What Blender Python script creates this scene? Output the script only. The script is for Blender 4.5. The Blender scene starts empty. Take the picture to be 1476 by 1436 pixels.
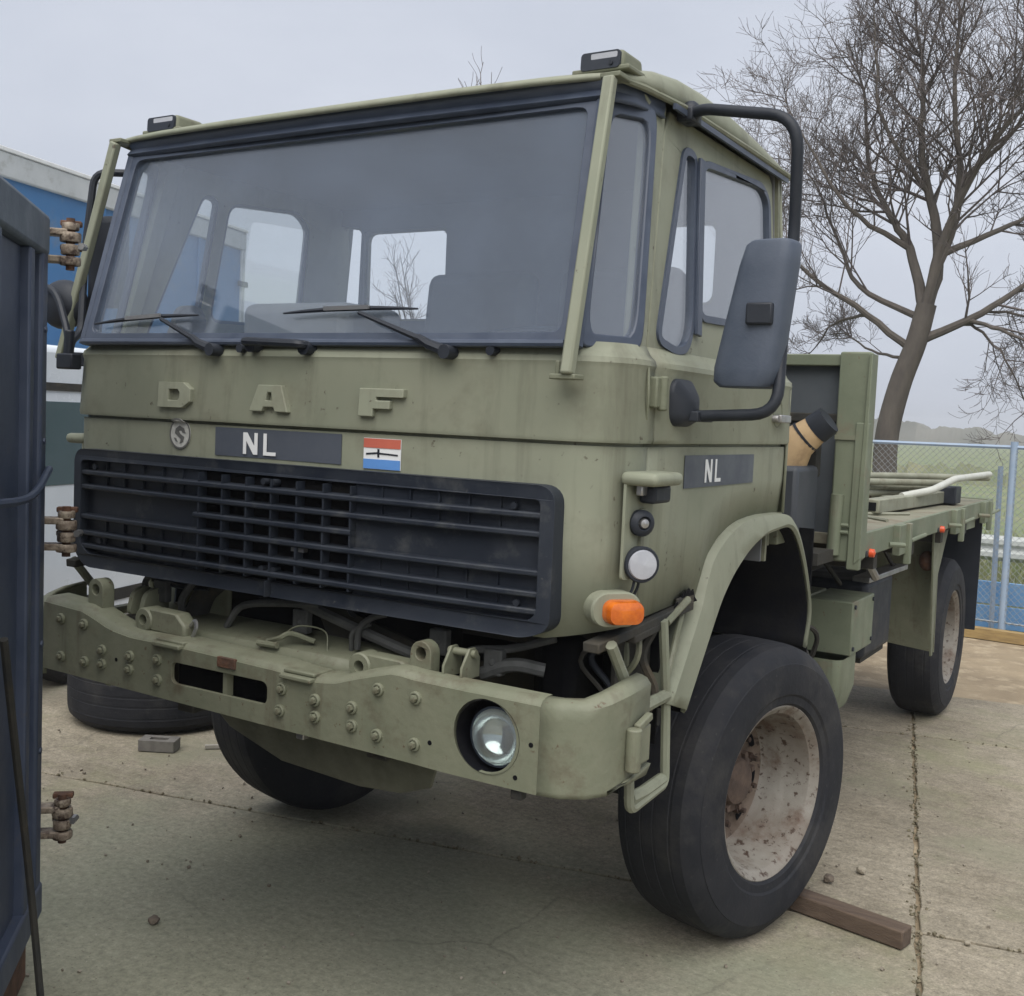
import bpy, bmesh, math, random
from math import radians as RAD, sin, cos, pi, sqrt
from mathutils import Vector, Matrix
from mathutils.geometry import tessellate_polygon
random.seed(7)
scene = bpy.context.scene
COL = scene.collection

# ------------------------------------------------------------------ camera
cam_d = bpy.data.cameras.new('camera'); cam = bpy.data.objects.new('camera', cam_d); COL.objects.link(cam)
YAW, PITCH, ROLL, FPX = 0.5446, 0.0733, 0.0437, 1601.7
fwd = Vector((-sin(YAW)*cos(PITCH), cos(YAW)*cos(PITCH), -sin(PITCH)))
rgt = Vector((cos(YAW), sin(YAW), 0)); upv = rgt.cross(fwd)
r2 = cos(ROLL)*rgt + sin(ROLL)*upv; u2 = -sin(ROLL)*rgt + cos(ROLL)*upv
m = Matrix((r2, u2, -fwd)).transposed().to_4x4(); m.translation = Vector((2.3687, -3.9941, 1.8927))
cam.matrix_world = m
cam_d.sensor_fit = 'HORIZONTAL'; cam_d.sensor_width = 36; cam_d.lens = FPX/1476*36
cam_d.clip_start = 0.05; cam_d.clip_end = 3000
scene.camera = cam

# ------------------------------------------------------------------ sky, sun, exposure
SUN_EL, SUN_AZ = RAD(58), RAD(158)     # azimuth of the sun measured from +Y towards +X
world = bpy.data.worlds.new('World'); scene.world = world; world.use_nodes = True
wn, wl = world.node_tree.nodes, world.node_tree.links
wn.clear()
wo = wn.new('ShaderNodeOutputWorld'); bg = wn.new('ShaderNodeBackground')
sky = wn.new('ShaderNodeTexSky'); sky.sky_type = 'NISHITA'; sky.sun_disc = False
sky.sun_elevation = SUN_EL; sky.sun_rotation = SUN_AZ; sky.air_density = 1.0; sky.dust_density = 5.0; sky.ozone_density = 1.0
hs = wn.new('ShaderNodeHueSaturation'); hs.inputs['Saturation'].default_value = 0.35
wl.new(sky.outputs[0], hs.inputs['Color'])
tc = wn.new('ShaderNodeTexCoord'); nz = wn.new('ShaderNodeTexNoise'); mp = wn.new('ShaderNodeMapping')
mp.inputs['Scale'].default_value = (1, 1, 2.6)
wl.new(tc.outputs['Generated'], mp.inputs[0]); wl.new(mp.outputs[0], nz.inputs['Vector'])
nz.inputs['Scale'].default_value = 1.7; nz.inputs['Detail'].default_value = 5; nz.inputs['Roughness'].default_value = .55
cr_ = wn.new('ShaderNodeValToRGB'); wl.new(nz.outputs[0], cr_.inputs[0])
cr_.color_ramp.elements[0].position = .3; cr_.color_ramp.elements[0].color = (3.75, 4.1, 4.85, 1)
cr_.color_ramp.elements[1].position = .7; cr_.color_ramp.elements[1].color = (5.0, 5.3, 6.0, 1)
mx = wn.new('ShaderNodeMixRGB'); mx.inputs[0].default_value = .88      # a closed cloud deck over the clear sky
wl.new(hs.outputs[0], mx.inputs[1]); wl.new(cr_.outputs[0], mx.inputs[2])
wl.new(mx.outputs[0], bg.inputs[0]); bg.inputs[1].default_value = 0.055
wl.new(bg.outputs[0], wo.inputs[0])
sd = bpy.data.lights.new('sun', 'SUN'); sun = bpy.data.objects.new('sun', sd); COL.objects.link(sun)
sd.energy = 1.5; sd.angle = RAD(70); sd.color = (1.0, .97, .92)
sdir = Vector((sin(SUN_AZ)*cos(SUN_EL), cos(SUN_AZ)*cos(SUN_EL), sin(SUN_EL)))
sun.rotation_euler = sdir.to_track_quat('Z', 'Y').to_euler(); sun.location = (0, 0, 30)
vs = scene.view_settings
vs.view_transform = 'Standard'; vs.look = 'None'; vs.gamma = 1; vs.use_curve_mapping = False; vs.exposure = 1.4

# ------------------------------------------------------------------ materials
MATS = {}
def mat(name, c1, c2=None, rough=.6, metal=0., scale=4., contrast=(.35, .65), bump=0., bscale=60., dirt=None, dscale=2.5,
        drange=(.55, .75), spec=.5, stretch=(1, 1, 1), coat=0., rvar=.12, streak=None, chips=None):
    if name in MATS: return MATS[name]
    M = bpy.data.materials.new(name); M.use_nodes = True; N, Lk = M.node_tree.nodes, M.node_tree.links
    b = N['Principled BSDF']; b.inputs['Roughness'].default_value = rough; b.inputs['Metallic'].default_value = metal
    b.inputs['Specular IOR Level'].default_value = spec; b.inputs['Coat Weight'].default_value = coat
    t = N.new('ShaderNodeTexCoord'); mpp = N.new('ShaderNodeMapping'); mpp.inputs['Scale'].default_value = stretch
    Lk.new(t.outputs['Object'], mpp.inputs[0])
    c2 = c2 or tuple(x*.8 for x in c1)
    n1 = N.new('ShaderNodeTexNoise'); n1.inputs['Scale'].default_value = scale; n1.inputs['Detail'].default_value = 6
    n1.inputs['Roughness'].default_value = .62
    Lk.new(mpp.outputs[0], n1.inputs['Vector'])
    r1 = N.new('ShaderNodeValToRGB'); Lk.new(n1.outputs[0], r1.inputs[0])
    r1.color_ramp.elements[0].position = contrast[0]; r1.color_ramp.elements[0].color = (*c1, 1)
    r1.color_ramp.elements[1].position = contrast[1]; r1.color_ramp.elements[1].color = (*c2, 1)
    out = r1.outputs[0]
    if dirt:
        n2 = N.new('ShaderNodeTexNoise'); n2.inputs['Scale'].default_value = dscale; n2.inputs['Detail'].default_value = 9
        n2.inputs['Roughness'].default_value = .7; Lk.new(mpp.outputs[0], n2.inputs['Vector'])
        r3 = N.new('ShaderNodeValToRGB'); Lk.new(n2.outputs[0], r3.inputs[0])
        r3.color_ramp.elements[0].position = drange[0]; r3.color_ramp.elements[0].color = (0, 0, 0, 1)
        r3.color_ramp.elements[1].position = drange[1]; r3.color_ramp.elements[1].color = (1, 1, 1, 1)
        mm = N.new('ShaderNodeMixRGB'); Lk.new(r3.outputs[0], mm.inputs[0]); Lk.new(out, mm.inputs[1]); mm.inputs[2].default_value = (*dirt, 1)
        out = mm.outputs[0]
    for kind, arg in (('streak', streak), ('chips', chips)):
        if not arg: continue
        c_, sc_, lo_, hi_, amt_ = arg
        q2 = N.new('ShaderNodeMapping'); q2.inputs['Scale'].default_value = (1, 1, .07) if kind == 'streak' else (1, 1, 1); Lk.new(t.outputs['Object'], q2.inputs[0])
        n4 = N.new('ShaderNodeTexNoise'); n4.inputs['Scale'].default_value = sc_; n4.inputs['Detail'].default_value = 8; n4.inputs['Roughness'].default_value = .68; Lk.new(q2.outputs[0], n4.inputs['Vector'])
        m4 = N.new('ShaderNodeMapRange'); Lk.new(n4.outputs[0], m4.inputs[0]); m4.inputs[1].default_value = lo_; m4.inputs[2].default_value = hi_; m4.inputs[4].default_value = amt_
        x4 = N.new('ShaderNodeMixRGB'); Lk.new(m4.outputs[0], x4.inputs[0]); Lk.new(out, x4.inputs[1]); x4.inputs[2].default_value = (*c_, 1); out = x4.outputs[0]
    Lk.new(out, b.inputs['Base Color'])
    if rvar:
        mr = N.new('ShaderNodeMapRange'); Lk.new(n1.outputs[0], mr.inputs[0])
        mr.inputs[1].default_value = .3; mr.inputs[2].default_value = .7
        mr.inputs[3].default_value = max(.03, rough-rvar); mr.inputs[4].default_value = min(1, rough+rvar)
        Lk.new(mr.outputs[0], b.inputs['Roughness'])
    if bump:
        n3 = N.new('ShaderNodeTexNoise'); n3.inputs['Scale'].default_value = bscale; n3.inputs['Detail'].default_value = 5
        Lk.new(mpp.outputs[0], n3.inputs['Vector'])
        bp = N.new('ShaderNodeBump'); bp.inputs['Strength'].default_value = bump; bp.inputs['Distance'].default_value = .01
        Lk.new(n3.outputs[0], bp.inputs['Height']); Lk.new(bp.outputs[0], b.inputs['Normal'])
    MATS[name] = M; return M

def glass(name, tint, dust_sheen, dust_sheen_col=(.55, .6, .66), gloss=1.0):
    M = bpy.data.materials.new(name); M.use_nodes = True; N, Lk = M.node_tree.nodes, M.node_tree.links
    N.remove(N['Principled BSDF']); o = N['Material Output']
    tr = N.new('ShaderNodeBsdfTransparent'); tr.inputs[0].default_value = (*tint, 1)
    df = N.new('ShaderNodeBsdfDiffuse'); df.inputs[0].default_value = (*dust_sheen_col, 1)  # dust film; its tint can also carry a painted sky sheen
    gl = N.new('ShaderNodeBsdfGlossy'); gl.inputs['Roughness'].default_value = .03
    t = N.new('ShaderNodeTexCoord'); n = N.new('ShaderNodeTexNoise'); n.inputs['Scale'].default_value = 3; n.inputs['Detail'].default_value = 7
    Lk.new(t.outputs['Object'], n.inputs['Vector'])
    mr = N.new('ShaderNodeMapRange'); Lk.new(n.outputs[0], mr.inputs[0]); mr.inputs[1].default_value = .3; mr.inputs[2].default_value = .7
    mr.inputs[3].default_value = dust_sheen*.75; mr.inputs[4].default_value = dust_sheen*1.25
    m1 = N.new('ShaderNodeMixShader'); Lk.new(mr.outputs[0], m1.inputs[0]); Lk.new(tr.outputs[0], m1.inputs[1]); Lk.new(df.outputs[0], m1.inputs[2])
    lw = N.new('ShaderNodeLayerWeight'); lw.inputs[0].default_value = .5      # Schlick reflectance, the same from both faces of the pane
    pw = N.new('ShaderNodeMath'); pw.operation = 'POWER'; Lk.new(lw.outputs['Facing'], pw.inputs[0]); pw.inputs[1].default_value = 4.
    ma = N.new('ShaderNodeMath'); ma.operation = 'MULTIPLY_ADD'; Lk.new(pw.outputs[0], ma.inputs[0]); ma.inputs[1].default_value = .8; ma.inputs[2].default_value = .04*gloss
    m2 = N.new('ShaderNodeMixShader'); Lk.new(ma.outputs[0], m2.inputs[0]); Lk.new(m1.outputs[0], m2.inputs[1]); Lk.new(gl.outputs[0], m2.inputs[2])
    Lk.new(m2.outputs[0], o.inputs[0]); MATS[name] = M; return M

OLIVE = mat('olive_paint', (.252, .259, .194), (.2, .215, .157), rough=.6, spec=.35, scale=1.7, contrast=(.32, .68), bump=.05, bscale=7, dirt=(.17, .165, .12), dscale=6, drange=(.52, .8), rvar=.14, streak=((.10, .098, .07), 9, .54, .72, .5), chips=((.075, .06, .042), 30, .645, .685, .9))
OLIVE_D = mat('olive_paint_worn', (.182, .186, .13), (.14, .15, .1), rough=.62, scale=5, bump=.16, bscale=45, dirt=(.1, .085, .055), dscale=7, drange=(.53, .74), streak=((.09, .075, .05), 12, .56, .7, .6), chips=((.09, .055, .032), 34, .64, .69, .9))
OLIVE_B = mat('olive_paint_bed', (.17, .19, .13), (.13, .15, .10), rough=.62, scale=4, bump=.08, bscale=30, dirt=(.16, .13, .09), dscale=6, drange=(.55, .72), streak=((.09, .08, .055), 10, .56, .7, .6), chips=((.11, .07, .04), 30, .65, .7, .9))
BLACK = mat('black_plastic', (.014, .017, .024), (.022, .026, .034), rough=.55, spec=.35, scale=8, bump=.05, bscale=80)
GRILLE = mat('grille_plastic', (.014, .018, .027), (.023, .028, .038), rough=.5, spec=.35, scale=6, bump=.06, bscale=60, dirt=(.075, .078, .078), dscale=9, drange=(.55, .8), chips=((.10, .10, .095), 40, .66, .72, .6))
RUBBER = mat('tyre_rubber', (.010, .0115, .016), (.022, .0225, .026), rough=.75, spec=.3, scale=9, bump=.25, bscale=40, dirt=(.06, .057, .053), dscale=3.5, drange=(.5, .85), chips=((.085, .08, .072), 45, .62, .72, .45))
SEAL = mat('rubber_seal', (.045, .058, .088), (.062, .078, .112), rough=.45, scale=12)
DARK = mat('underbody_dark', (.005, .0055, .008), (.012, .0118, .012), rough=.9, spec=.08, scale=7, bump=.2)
CHASS = mat('chassis_grime', (.03, .031, .03), (.052, .048, .04), rough=.8, spec=.2, scale=7, bump=.2, dirt=(.08, .065, .045), dscale=6)
RIM = mat('rim_faded_paint', (.25, .235, .205), (.155, .13, .105), rough=.6, scale=4, bump=.25, bscale=30, dirt=(.10, .06, .04), dscale=7, drange=(.52, .68), chips=((.05, .028, .018), 32, .57, .62, .95))
RUST = mat('rusty_steel', (.13, .06, .032), (.06, .035, .025), rough=.85, scale=14, bump=.4, bscale=60)
PLATE = mat('slate_grey_patch', (.075, .085, .105), (.06, .07, .09), rough=.55, scale=8)
WHITE = mat('white_paint', (.75, .76, .76), (.66, .67, .67), rough=.45, scale=6)
ORANGE = mat('orange_lens', (.62, .15, .012), (.42, .075, .008), rough=.15, scale=30, spec=.6, coat=.4)
REDOR = mat('red_orange_lens', (.72, .1, .03), (.5, .06, .02), rough=.25, scale=30)
CHROME = mat('lamp_reflector', (.52, .55, .54), (.42, .45, .44), rough=.16, metal=1, scale=20)
STEEL = mat('bare_steel', (.42, .42, .42), (.3, .29, .28), rough=.4, metal=.8, scale=9)
LENSW = mat('white_lens', (.4, .41, .44), (.34, .35, .38), rough=.25, scale=30)
INTER = mat('cab_interior_grey', (.12, .125, .13), (.15, .155, .16), rough=.85, scale=8)
WSGLASS = glass('windscreen_glass', (.98, .995, .99), .08, (.34, .43, .60), 2.0)  # dust film tinted blue to paint in the sky's reflection
SDGLASS = glass('side_glass', (.97, .99, .99), .06, (.36, .44, .60), 4.5)

# ------------------------------------------------------------------ mesh helpers
def cr(pts, n=6, closed=False):
    P = [Vector(p) for p in pts]; out = []
    if len(P) < 3: return P
    for i in range(len(P)-1):
        p0 = P[i-1] if i else P[0]*2-P[1]; p1, p2 = P[i], P[i+1]; p3 = P[i+2] if i+2 < len(P) else P[-1]*2-P[-2]
        for k in range(n):
            t = k/n
            out.append(.5*((2*p1)+(p2-p0)*t+(2*p0-5*p1+4*p2-p3)*t*t+(3*p1-p0-3*p2+p3)*t**3))
    out.append(P[-1]); return out
def bend(pts, r=.05, n=5):
    """polyline with rounded corners"""
    P = [Vector(p) for p in pts]; out = [P[0]]
    for i in range(1, len(P)-1):
        a, b, c = P[i-1], P[i], P[i+1]
        q = min(r, (a-b).length*.45, (c-b).length*.45)
        s, e = b+(a-b).normalized()*q, b+(c-b).normalized()*q
        for k in range(n+1):
            t = k/n; out.append((1-t)**2*s+2*t*(1-t)*b+t*t*e)
    out.append(P[-1]); return out
def rrect(x0, z0, x1, z1, r, n=5):
    out = []
    for cx, cz, a0 in ((x1-r, z1-r, 0), (x0+r, z1-r, 90), (x0+r, z0+r, 180), (x1-r, z0+r, 270)):
        for k in range(n+1):
            a = RAD(a0+90*k/n); out.append((cx+r*cos(a), cz+r*sin(a)))
    return out
def circ(cx, cz, r, n=28): return [(cx+r*cos(2*pi*k/n), cz+r*sin(2*pi*k/n)) for k in range(n)]
def rpoly(pts, r, n=4):
    """2-D polygon with rounded corners"""
    P = [Vector((p[0], p[1])) for p in pts]; out = []
    for i in range(len(P)):
        a, b, c = P[i-1], P[i], P[(i+1) % len(P)]
        q = min(r, (a-b).length*.45, (c-b).length*.45)
        s, e = b+(a-b).normalized()*q, b+(c-b).normalized()*q
        for k in range(n+1):
            t = k/n; w = (1-t)**2*s+2*t*(1-t)*b+t*t*e; out.append((w.x, w.y))
    return out

def inset(pts, d):
    """2-D polygon moved inwards by d"""
    n = len(pts); A = sum(pts[i-1][0]*pts[i][1]-pts[i][0]*pts[i-1][1] for i in range(n)); sg = 1 if A > 0 else -1; out = []
    for i in range(n):
        a, b, c = Vector(pts[i-1]), Vector(pts[i]), Vector(pts[(i+1) % n])
        e1, e2 = (b-a), (c-b)
        if e1.length < 1e-7: e1 = e2
        if e2.length < 1e-7: e2 = e1
        e1, e2 = e1.normalized(), e2.normalized(); n1, n2 = Vector((-e1.y, e1.x))*sg, Vector((-e2.y, e2.x))*sg
        k = (n1+n2); k = k/max(.35, k.length_squared/2); out.append((b.x+k.x*d, b.y+k.y*d))
    return out

class MB:
    def __init__(s): s.v = []; s.f = []
    def add(s, v, f):
        o = len(s.v); s.v += [tuple(p) for p in v]; s.f += [tuple(i+o for i in q) for q in f]; return s
    def box(s, c, d, rot=None, taper=1.):
        c = Vector(c); v = []
        for z in (-1, 1):
            k = taper if z > 0 else 1.
            for x, y in ((-1, -1), (1, -1), (1, 1), (-1, 1)):
                p = Vector((x*d[0]/2*k, y*d[1]/2*k, z*d[2]/2))
                if rot is not None: p = rot @ p
                v.append(c+p)
        return s.add(v, [(3, 2, 1, 0), (4, 5, 6, 7), (0, 1, 5, 4), (1, 2, 6, 5), (2, 3, 7, 6), (3, 0, 4, 7)])
    def bar(s, a, b, w, h, up=(0, 0, 1)):
        a, b = Vector(a), Vector(b); d = (b-a); L = d.length; d.normalize()
        u = Vector(up); x = d.cross(u)
        if x.length < 1e-4: x = d.cross(Vector((0, 1, 0)))
        x.normalize(); u = x.cross(d)
        return s.box((a+b)/2, (L, w, h), Matrix((d, x, u)).transposed())
    def tube(s, path, r, n=8, cap=True):
        P = [Vector(p) for p in path]; R = r if isinstance(r, (list, tuple)) else [r]*len(P)
        t0 = (P[1]-P[0]).normalized(); u = t0.cross(Vector((0, 0, 1)))
        if u.length < .05: u = t0.cross(Vector((0, 1, 0)))
        u.normalize(); o = len(s.v); prev = t0
        for i, p in enumerate(P):
            t = (P[min(i+1, len(P)-1)]-P[max(i-1, 0)])
            if t.length < 1e-9: t = prev.copy()
            t.normalize()
            u = (u-t*u.dot(t)); u.normalize(); w = t.cross(u); prev = t
            for k in range(n):
                a = 2*pi*k/n; s.v.append(tuple(p+(u*cos(a)+w*sin(a))*R[i]))
        for i in range(len(P)-1):
            for k in range(n):
                s.f.append((o+i*n+k, o+i*n+(k+1) % n, o+(i+1)*n+(k+1) % n, o+(i+1)*n+k))
        if cap:
            s.f.append(tuple(o+k for k in range(n))[::-1]); s.f.append(tuple(o+(len(P)-1)*n+k for k in range(n)))
        return s
    def cyl(s, a, b, r, n=16, r1=None): return s.tube([a, b], [r, r if r1 is None else r1], n)
    def lathe(s, prof, o=(0, 0, 0), ax=(1, 0, 0), n=32, closed=False):
        ax = Vector(ax).normalized(); u = ax.cross(Vector((0, 0, 1)))
        if u.length < .01: u = Vector((1, 0, 0))
        u.normalize(); w = ax.cross(u); o = Vector(o); b = len(s.v); m_ = len(prof)
        for a, r in prof:
            for k in range(n):
                t = 2*pi*k/n; s.v.append(tuple(o+ax*a+(u*cos(t)+w*sin(t))*max(r, 1e-5)))
        for i in range(m_ if closed else m_-1):
            j = (i+1) % m_
            for k in range(n): s.f.append((b+i*n+k, b+i*n+(k+1) % n, b+j*n+(k+1) % n, b+j*n+k))
        return s
    def plate(s, outer, holes, fn, t):
        """flat panel with holes, fn(u, v, d) gives the point at depth d"""
        loops = [list(outer)]+[list(h) for h in holes]
        flat = [p for L in loops for p in L]
        tris = tessellate_polygon([[Vector((p[0], p[1], 0)) for p in L] for L in loops])
        n = len(flat); v = [fn(p[0], p[1], 0) for p in flat]+[fn(p[0], p[1], t) for p in flat]
        f = [tuple(q) for q in tris]+[tuple(i+n for i in q)[::-1] for q in tris]; o = 0
        for L in loops:
            k = len(L)
            for i in range(k): f.append((o+i, o+(i+1) % k, o+(i+1) % k+n, o+i+n))
            o += k
        return s.add(v, f)
    def grid(s, rows, close=False):
        o = len(s.v); m_ = len(rows[0])
        for r in rows: s.v += [tuple(p) for p in r]
        for i in range(len(rows)-1):
            for k in range(m_ if close else m_-1):
                s.f.append((o+i*m_+k, o+i*m_+(k+1) % m_, o+(i+1)*m_+(k+1) % m_, o+(i+1)*m_+k))
        return s
    def sphere(s, c, r, n=14, m_=8):
        c = Vector(c); r = Vector(r) if not isinstance(r, (int, float)) else Vector((r, r, r)); rows = []
        for i in range(m_+1):
            a = pi*i/m_; rows.append([c+Vector((r.x*sin(a)*cos(2*pi*k/n), r.y*sin(a)*sin(2*pi*k/n), r.z*cos(a))) for k in range(n)])
        return s.grid(rows, True)
    def mesh(s, name, material, smooth=38, normals=True):
        me = bpy.data.meshes.new(name); me.from_pydata(s.v, [], s.f)
        if normals:
            bm = bmesh.new(); bm.from_mesh(me)
            bmesh.ops.remove_doubles(bm, verts=bm.verts, dist=1e-5)
            bmesh.ops.recalc_face_normals(bm, faces=bm.faces); bm.to_mesh(me); bm.free()
        me.materials.append(material)
        if smooth:
            me.shade_smooth()
            me.set_sharp_from_angle(angle=RAD(smooth))
        return me
    def build(s, name, material, parent=None, bevel=0., seg=2, smooth=38, solid=0., normals=True):
        o = bpy.data.objects.new(name, s.mesh(name, material, smooth, normals)); COL.objects.link(o)
        if parent: setpar(o, parent)
        if solid:
            k = o.modifiers.new('solid', 'SOLIDIFY'); k.thickness = solid; k.offset = -1
        if bevel:
            k = o.modifiers.new('bevel', 'BEVEL'); k.width = bevel; k.segments = seg; k.limit_method = 'ANGLE'; k.angle_limit = RAD(40); k.harden_normals = False
        return o
def world_loc(o):
    p = Vector((0, 0, 0))
    while o: p += Vector(o.location); o = o.parent
    return p
def setpar(o, parent):
    o.parent = parent
    if not o.get('_local'):
        o.matrix_parent_inverse = Matrix.Translation(-PIN.get(parent.name, Vector((0, 0, 0))))
PIN = {}   # base points of the empties, so that parts can be written in world coordinates
def thing(name, label, cat, loc=(0, 0, 0), group=None):
    o = bpy.data.objects.new(name, None); COL.objects.link(o); o.location = loc; o.empty_display_size = .2
    PIN[o.name] = Vector(loc); o['label'] = label; o['category'] = cat
    if group: o['group'] = group
    return o
def tag(o, label, cat, group=None):
    o['label'] = label; o['category'] = cat
    if group: o['group'] = group
    return o
def struct(o): o['kind'] = 'structure'; return o
def link_copy(src, parent, loc=None, rot=None, name=None):
    c = src.copy(); COL.objects.link(c); c.parent = parent
    if loc is not None: c.location = loc
    if rot is not None: c.rotation_euler = rot
    return c

# ================================================================== SETTING
def concrete_mat():
    M = bpy.data.materials.new('worn_concrete'); M.use_nodes = True; N, Lk = M.node_tree.nodes, M.node_tree.links
    b = N['Principled BSDF']; b.inputs['Roughness'].default_value = .85; b.inputs['Specular IOR Level'].default_value = .3
    t = N.new('ShaderNodeTexCoord'); src = t.outputs['Object']
    def noise(sc, det, ro=.6, stretch=None, rot=0):
        n = N.new('ShaderNodeTexNoise'); n.inputs['Scale'].default_value = sc; n.inputs['Detail'].default_value = det; n.inputs['Roughness'].default_value = ro
        if stretch:
            q = N.new('ShaderNodeMapping'); q.inputs['Scale'].default_value = stretch; q.inputs['Rotation'].default_value = (0, 0, rot); Lk.new(src, q.inputs[0]); Lk.new(q.outputs[0], n.inputs['Vector'])
        else: Lk.new(src, n.inputs['Vector'])
        return n.outputs[0]
    def ramp(x, a, ca, bb, cb):
        if max(a, bb) > 1:
            q = N.new('ShaderNodeMath'); q.operation = 'MULTIPLY'; Lk.new(x, q.inputs[0]); q.inputs[1].default_value = .5; x = q.outputs[0]; a, bb = a/2, bb/2
        r = N.new('ShaderNodeValToRGB'); Lk.new(x, r.inputs[0]); e = r.color_ramp.elements
        e[0].position = a; e[0].color = (*ca, 1); e[1].position = bb; e[1].color = (*cb, 1); return r.outputs[0]
    def mix(f, a, bb, mode='MIX'):
        q = N.new('ShaderNodeMixRGB'); q.blend_type = mode
        if isinstance(f, float): q.inputs[0].default_value = f
        else: Lk.new(f, q.inputs[0])
        for i, c in ((1, a), (2, bb)):
            if isinstance(c, tuple): q.inputs[i].default_value = (*c, 1)
            else: Lk.new(c, q.inputs[i])
        return q.outputs[0]
    K, W = (0, 0, 0), (1, 1, 1)
    base = ramp(noise(.8, 7, .62), .32, (.265, .23, .175), .7, (.38, .338, .265))
    fine = ramp(noise(34, 8, .8), .32, (.6, .6, .6), .68, (1.2, 1.2, 1.2))
    col = mix(1., base, fine, 'MULTIPLY')
    brush = ramp(noise(2.2, 8, .7, (1, 9, 1), .35), .38, (.8, .79, .76), .62, (1.06, 1.06, 1.06))
    col = mix(.6, col, brush, 'MULTIPLY')
    crisp = ramp(noise(115, 4, .7), .34, (.68, .68, .67), .66, (1.22, 1.22, 1.22)); col = mix(.8, col, crisp, 'MULTIPLY')
    mid = ramp(noise(5.5, 9, .75), .34, (.72, .72, .7), .66, (1.15, 1.15, 1.15)); col = mix(.8, col, mid, 'MULTIPLY')
    moss = ramp(noise(1.1, 8, .68), .5, K, .68, (.6, .6, .6))
    col = mix(moss, col, (.23, .235, .13))
    oil = ramp(noise(.55, 6, .6), .5, K, .68, (.62, .62, .62))
    col = mix(oil, col, (.2, .19, .155))
    # grey-green patch ahead of and under the truck, with an uneven outline
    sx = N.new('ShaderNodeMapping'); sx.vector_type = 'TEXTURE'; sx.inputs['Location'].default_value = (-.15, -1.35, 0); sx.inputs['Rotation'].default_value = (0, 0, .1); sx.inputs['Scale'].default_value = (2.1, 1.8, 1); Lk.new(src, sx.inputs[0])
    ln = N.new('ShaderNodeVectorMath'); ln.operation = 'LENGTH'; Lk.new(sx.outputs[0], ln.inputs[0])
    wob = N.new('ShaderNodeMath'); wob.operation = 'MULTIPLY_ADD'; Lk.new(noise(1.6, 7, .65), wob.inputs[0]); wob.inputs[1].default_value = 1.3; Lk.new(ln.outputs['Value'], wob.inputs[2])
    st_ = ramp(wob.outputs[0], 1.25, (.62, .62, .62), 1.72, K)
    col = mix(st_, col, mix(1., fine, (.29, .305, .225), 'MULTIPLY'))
    # hairline cracks
    vo = N.new('ShaderNodeTexVoronoi'); vo.feature = 'DISTANCE_TO_EDGE'; vo.inputs['Scale'].default_value = .55
    wv = N.new('ShaderNodeMixRGB'); wv.inputs[0].default_value = .12; Lk.new(src, wv.inputs[1]); nn = N.new('ShaderNodeTexNoise'); nn.inputs['Scale'].default_value = 4; nn.inputs['Detail'].default_value = 6; Lk.new(src, nn.inputs['Vector']); Lk.new(nn.outputs['Color'], wv.inputs[2]); Lk.new(wv.outputs[0], vo.inputs['Vector'])
    ck = ramp(vo.outputs['Distance'], .0, (.42, .42, .42), .0045, K)
    ckm = ramp(noise(.9, 3, .5), .52, K, .58, W)
    col = mix(mix(1., ck, ckm, 'MULTIPLY'), col, (.09, .085, .065))
    speck = ramp(noise(75, 2, .5), .68, K, .72, (.7, .7, .7))
    col = mix(speck, col, (.12, .1, .075))
    pale = ramp(noise(60, 3, .5), .70, K, .76, (.5, .5, .5))
    col = mix(pale, col, (.5, .47, .41))
    Lk.new(col, b.inputs['Base Color'])
    bp = N.new('ShaderNodeBump'); bp.inputs['Strength'].default_value = .55; bp.inputs['Distance'].default_value = .006
    ad = N.new('ShaderNodeMath'); ad.operation = 'ADD'; Lk.new(noise(55, 5, .7), ad.inputs[0]); Lk.new(noise(6, 6, .6, (1, 7, 1), .35), ad.inputs[1])
    Lk.new(ad.outputs[0], bp.inputs['Height']); Lk.new(bp.outputs[0], b.inputs['Normal'])
    return M
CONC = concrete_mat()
SOIL = mat('brown_yard_soil', (.30, .235, .15), (.2, .155, .1), rough=.95, scale=1.6, bump=.6, bscale=30, dirt=(.38, .31, .21), dscale=5, drange=(.5, .66))
GRASS = mat('field_grass', (.135, .175, .075), (.195, .205, .11), rough=.95, scale=.5, bump=.5, bscale=9, dirt=(.1, .12, .05), dscale=3)
# the ground: one sheet out to the horizon, yard soil on it, slabs on that
g = MB(); rows = []
for j in range(41):
    yy = -60+j*j*.48; rows.append([(x*32.-640, yy, -.16) for x in range(41)])
g.grid(rows); struct(g.build('field_ground', GRASS, smooth=0))
y_ = MB(); y_.add([(-22, -22, -.02), (16, -22, -.02), (16, 7.0, -.02), (-22, 9.2, -.02)], [(0, 1, 2, 3)])
yard = struct(y_.build('yard_ground', SOIL, smooth=0))
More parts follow.
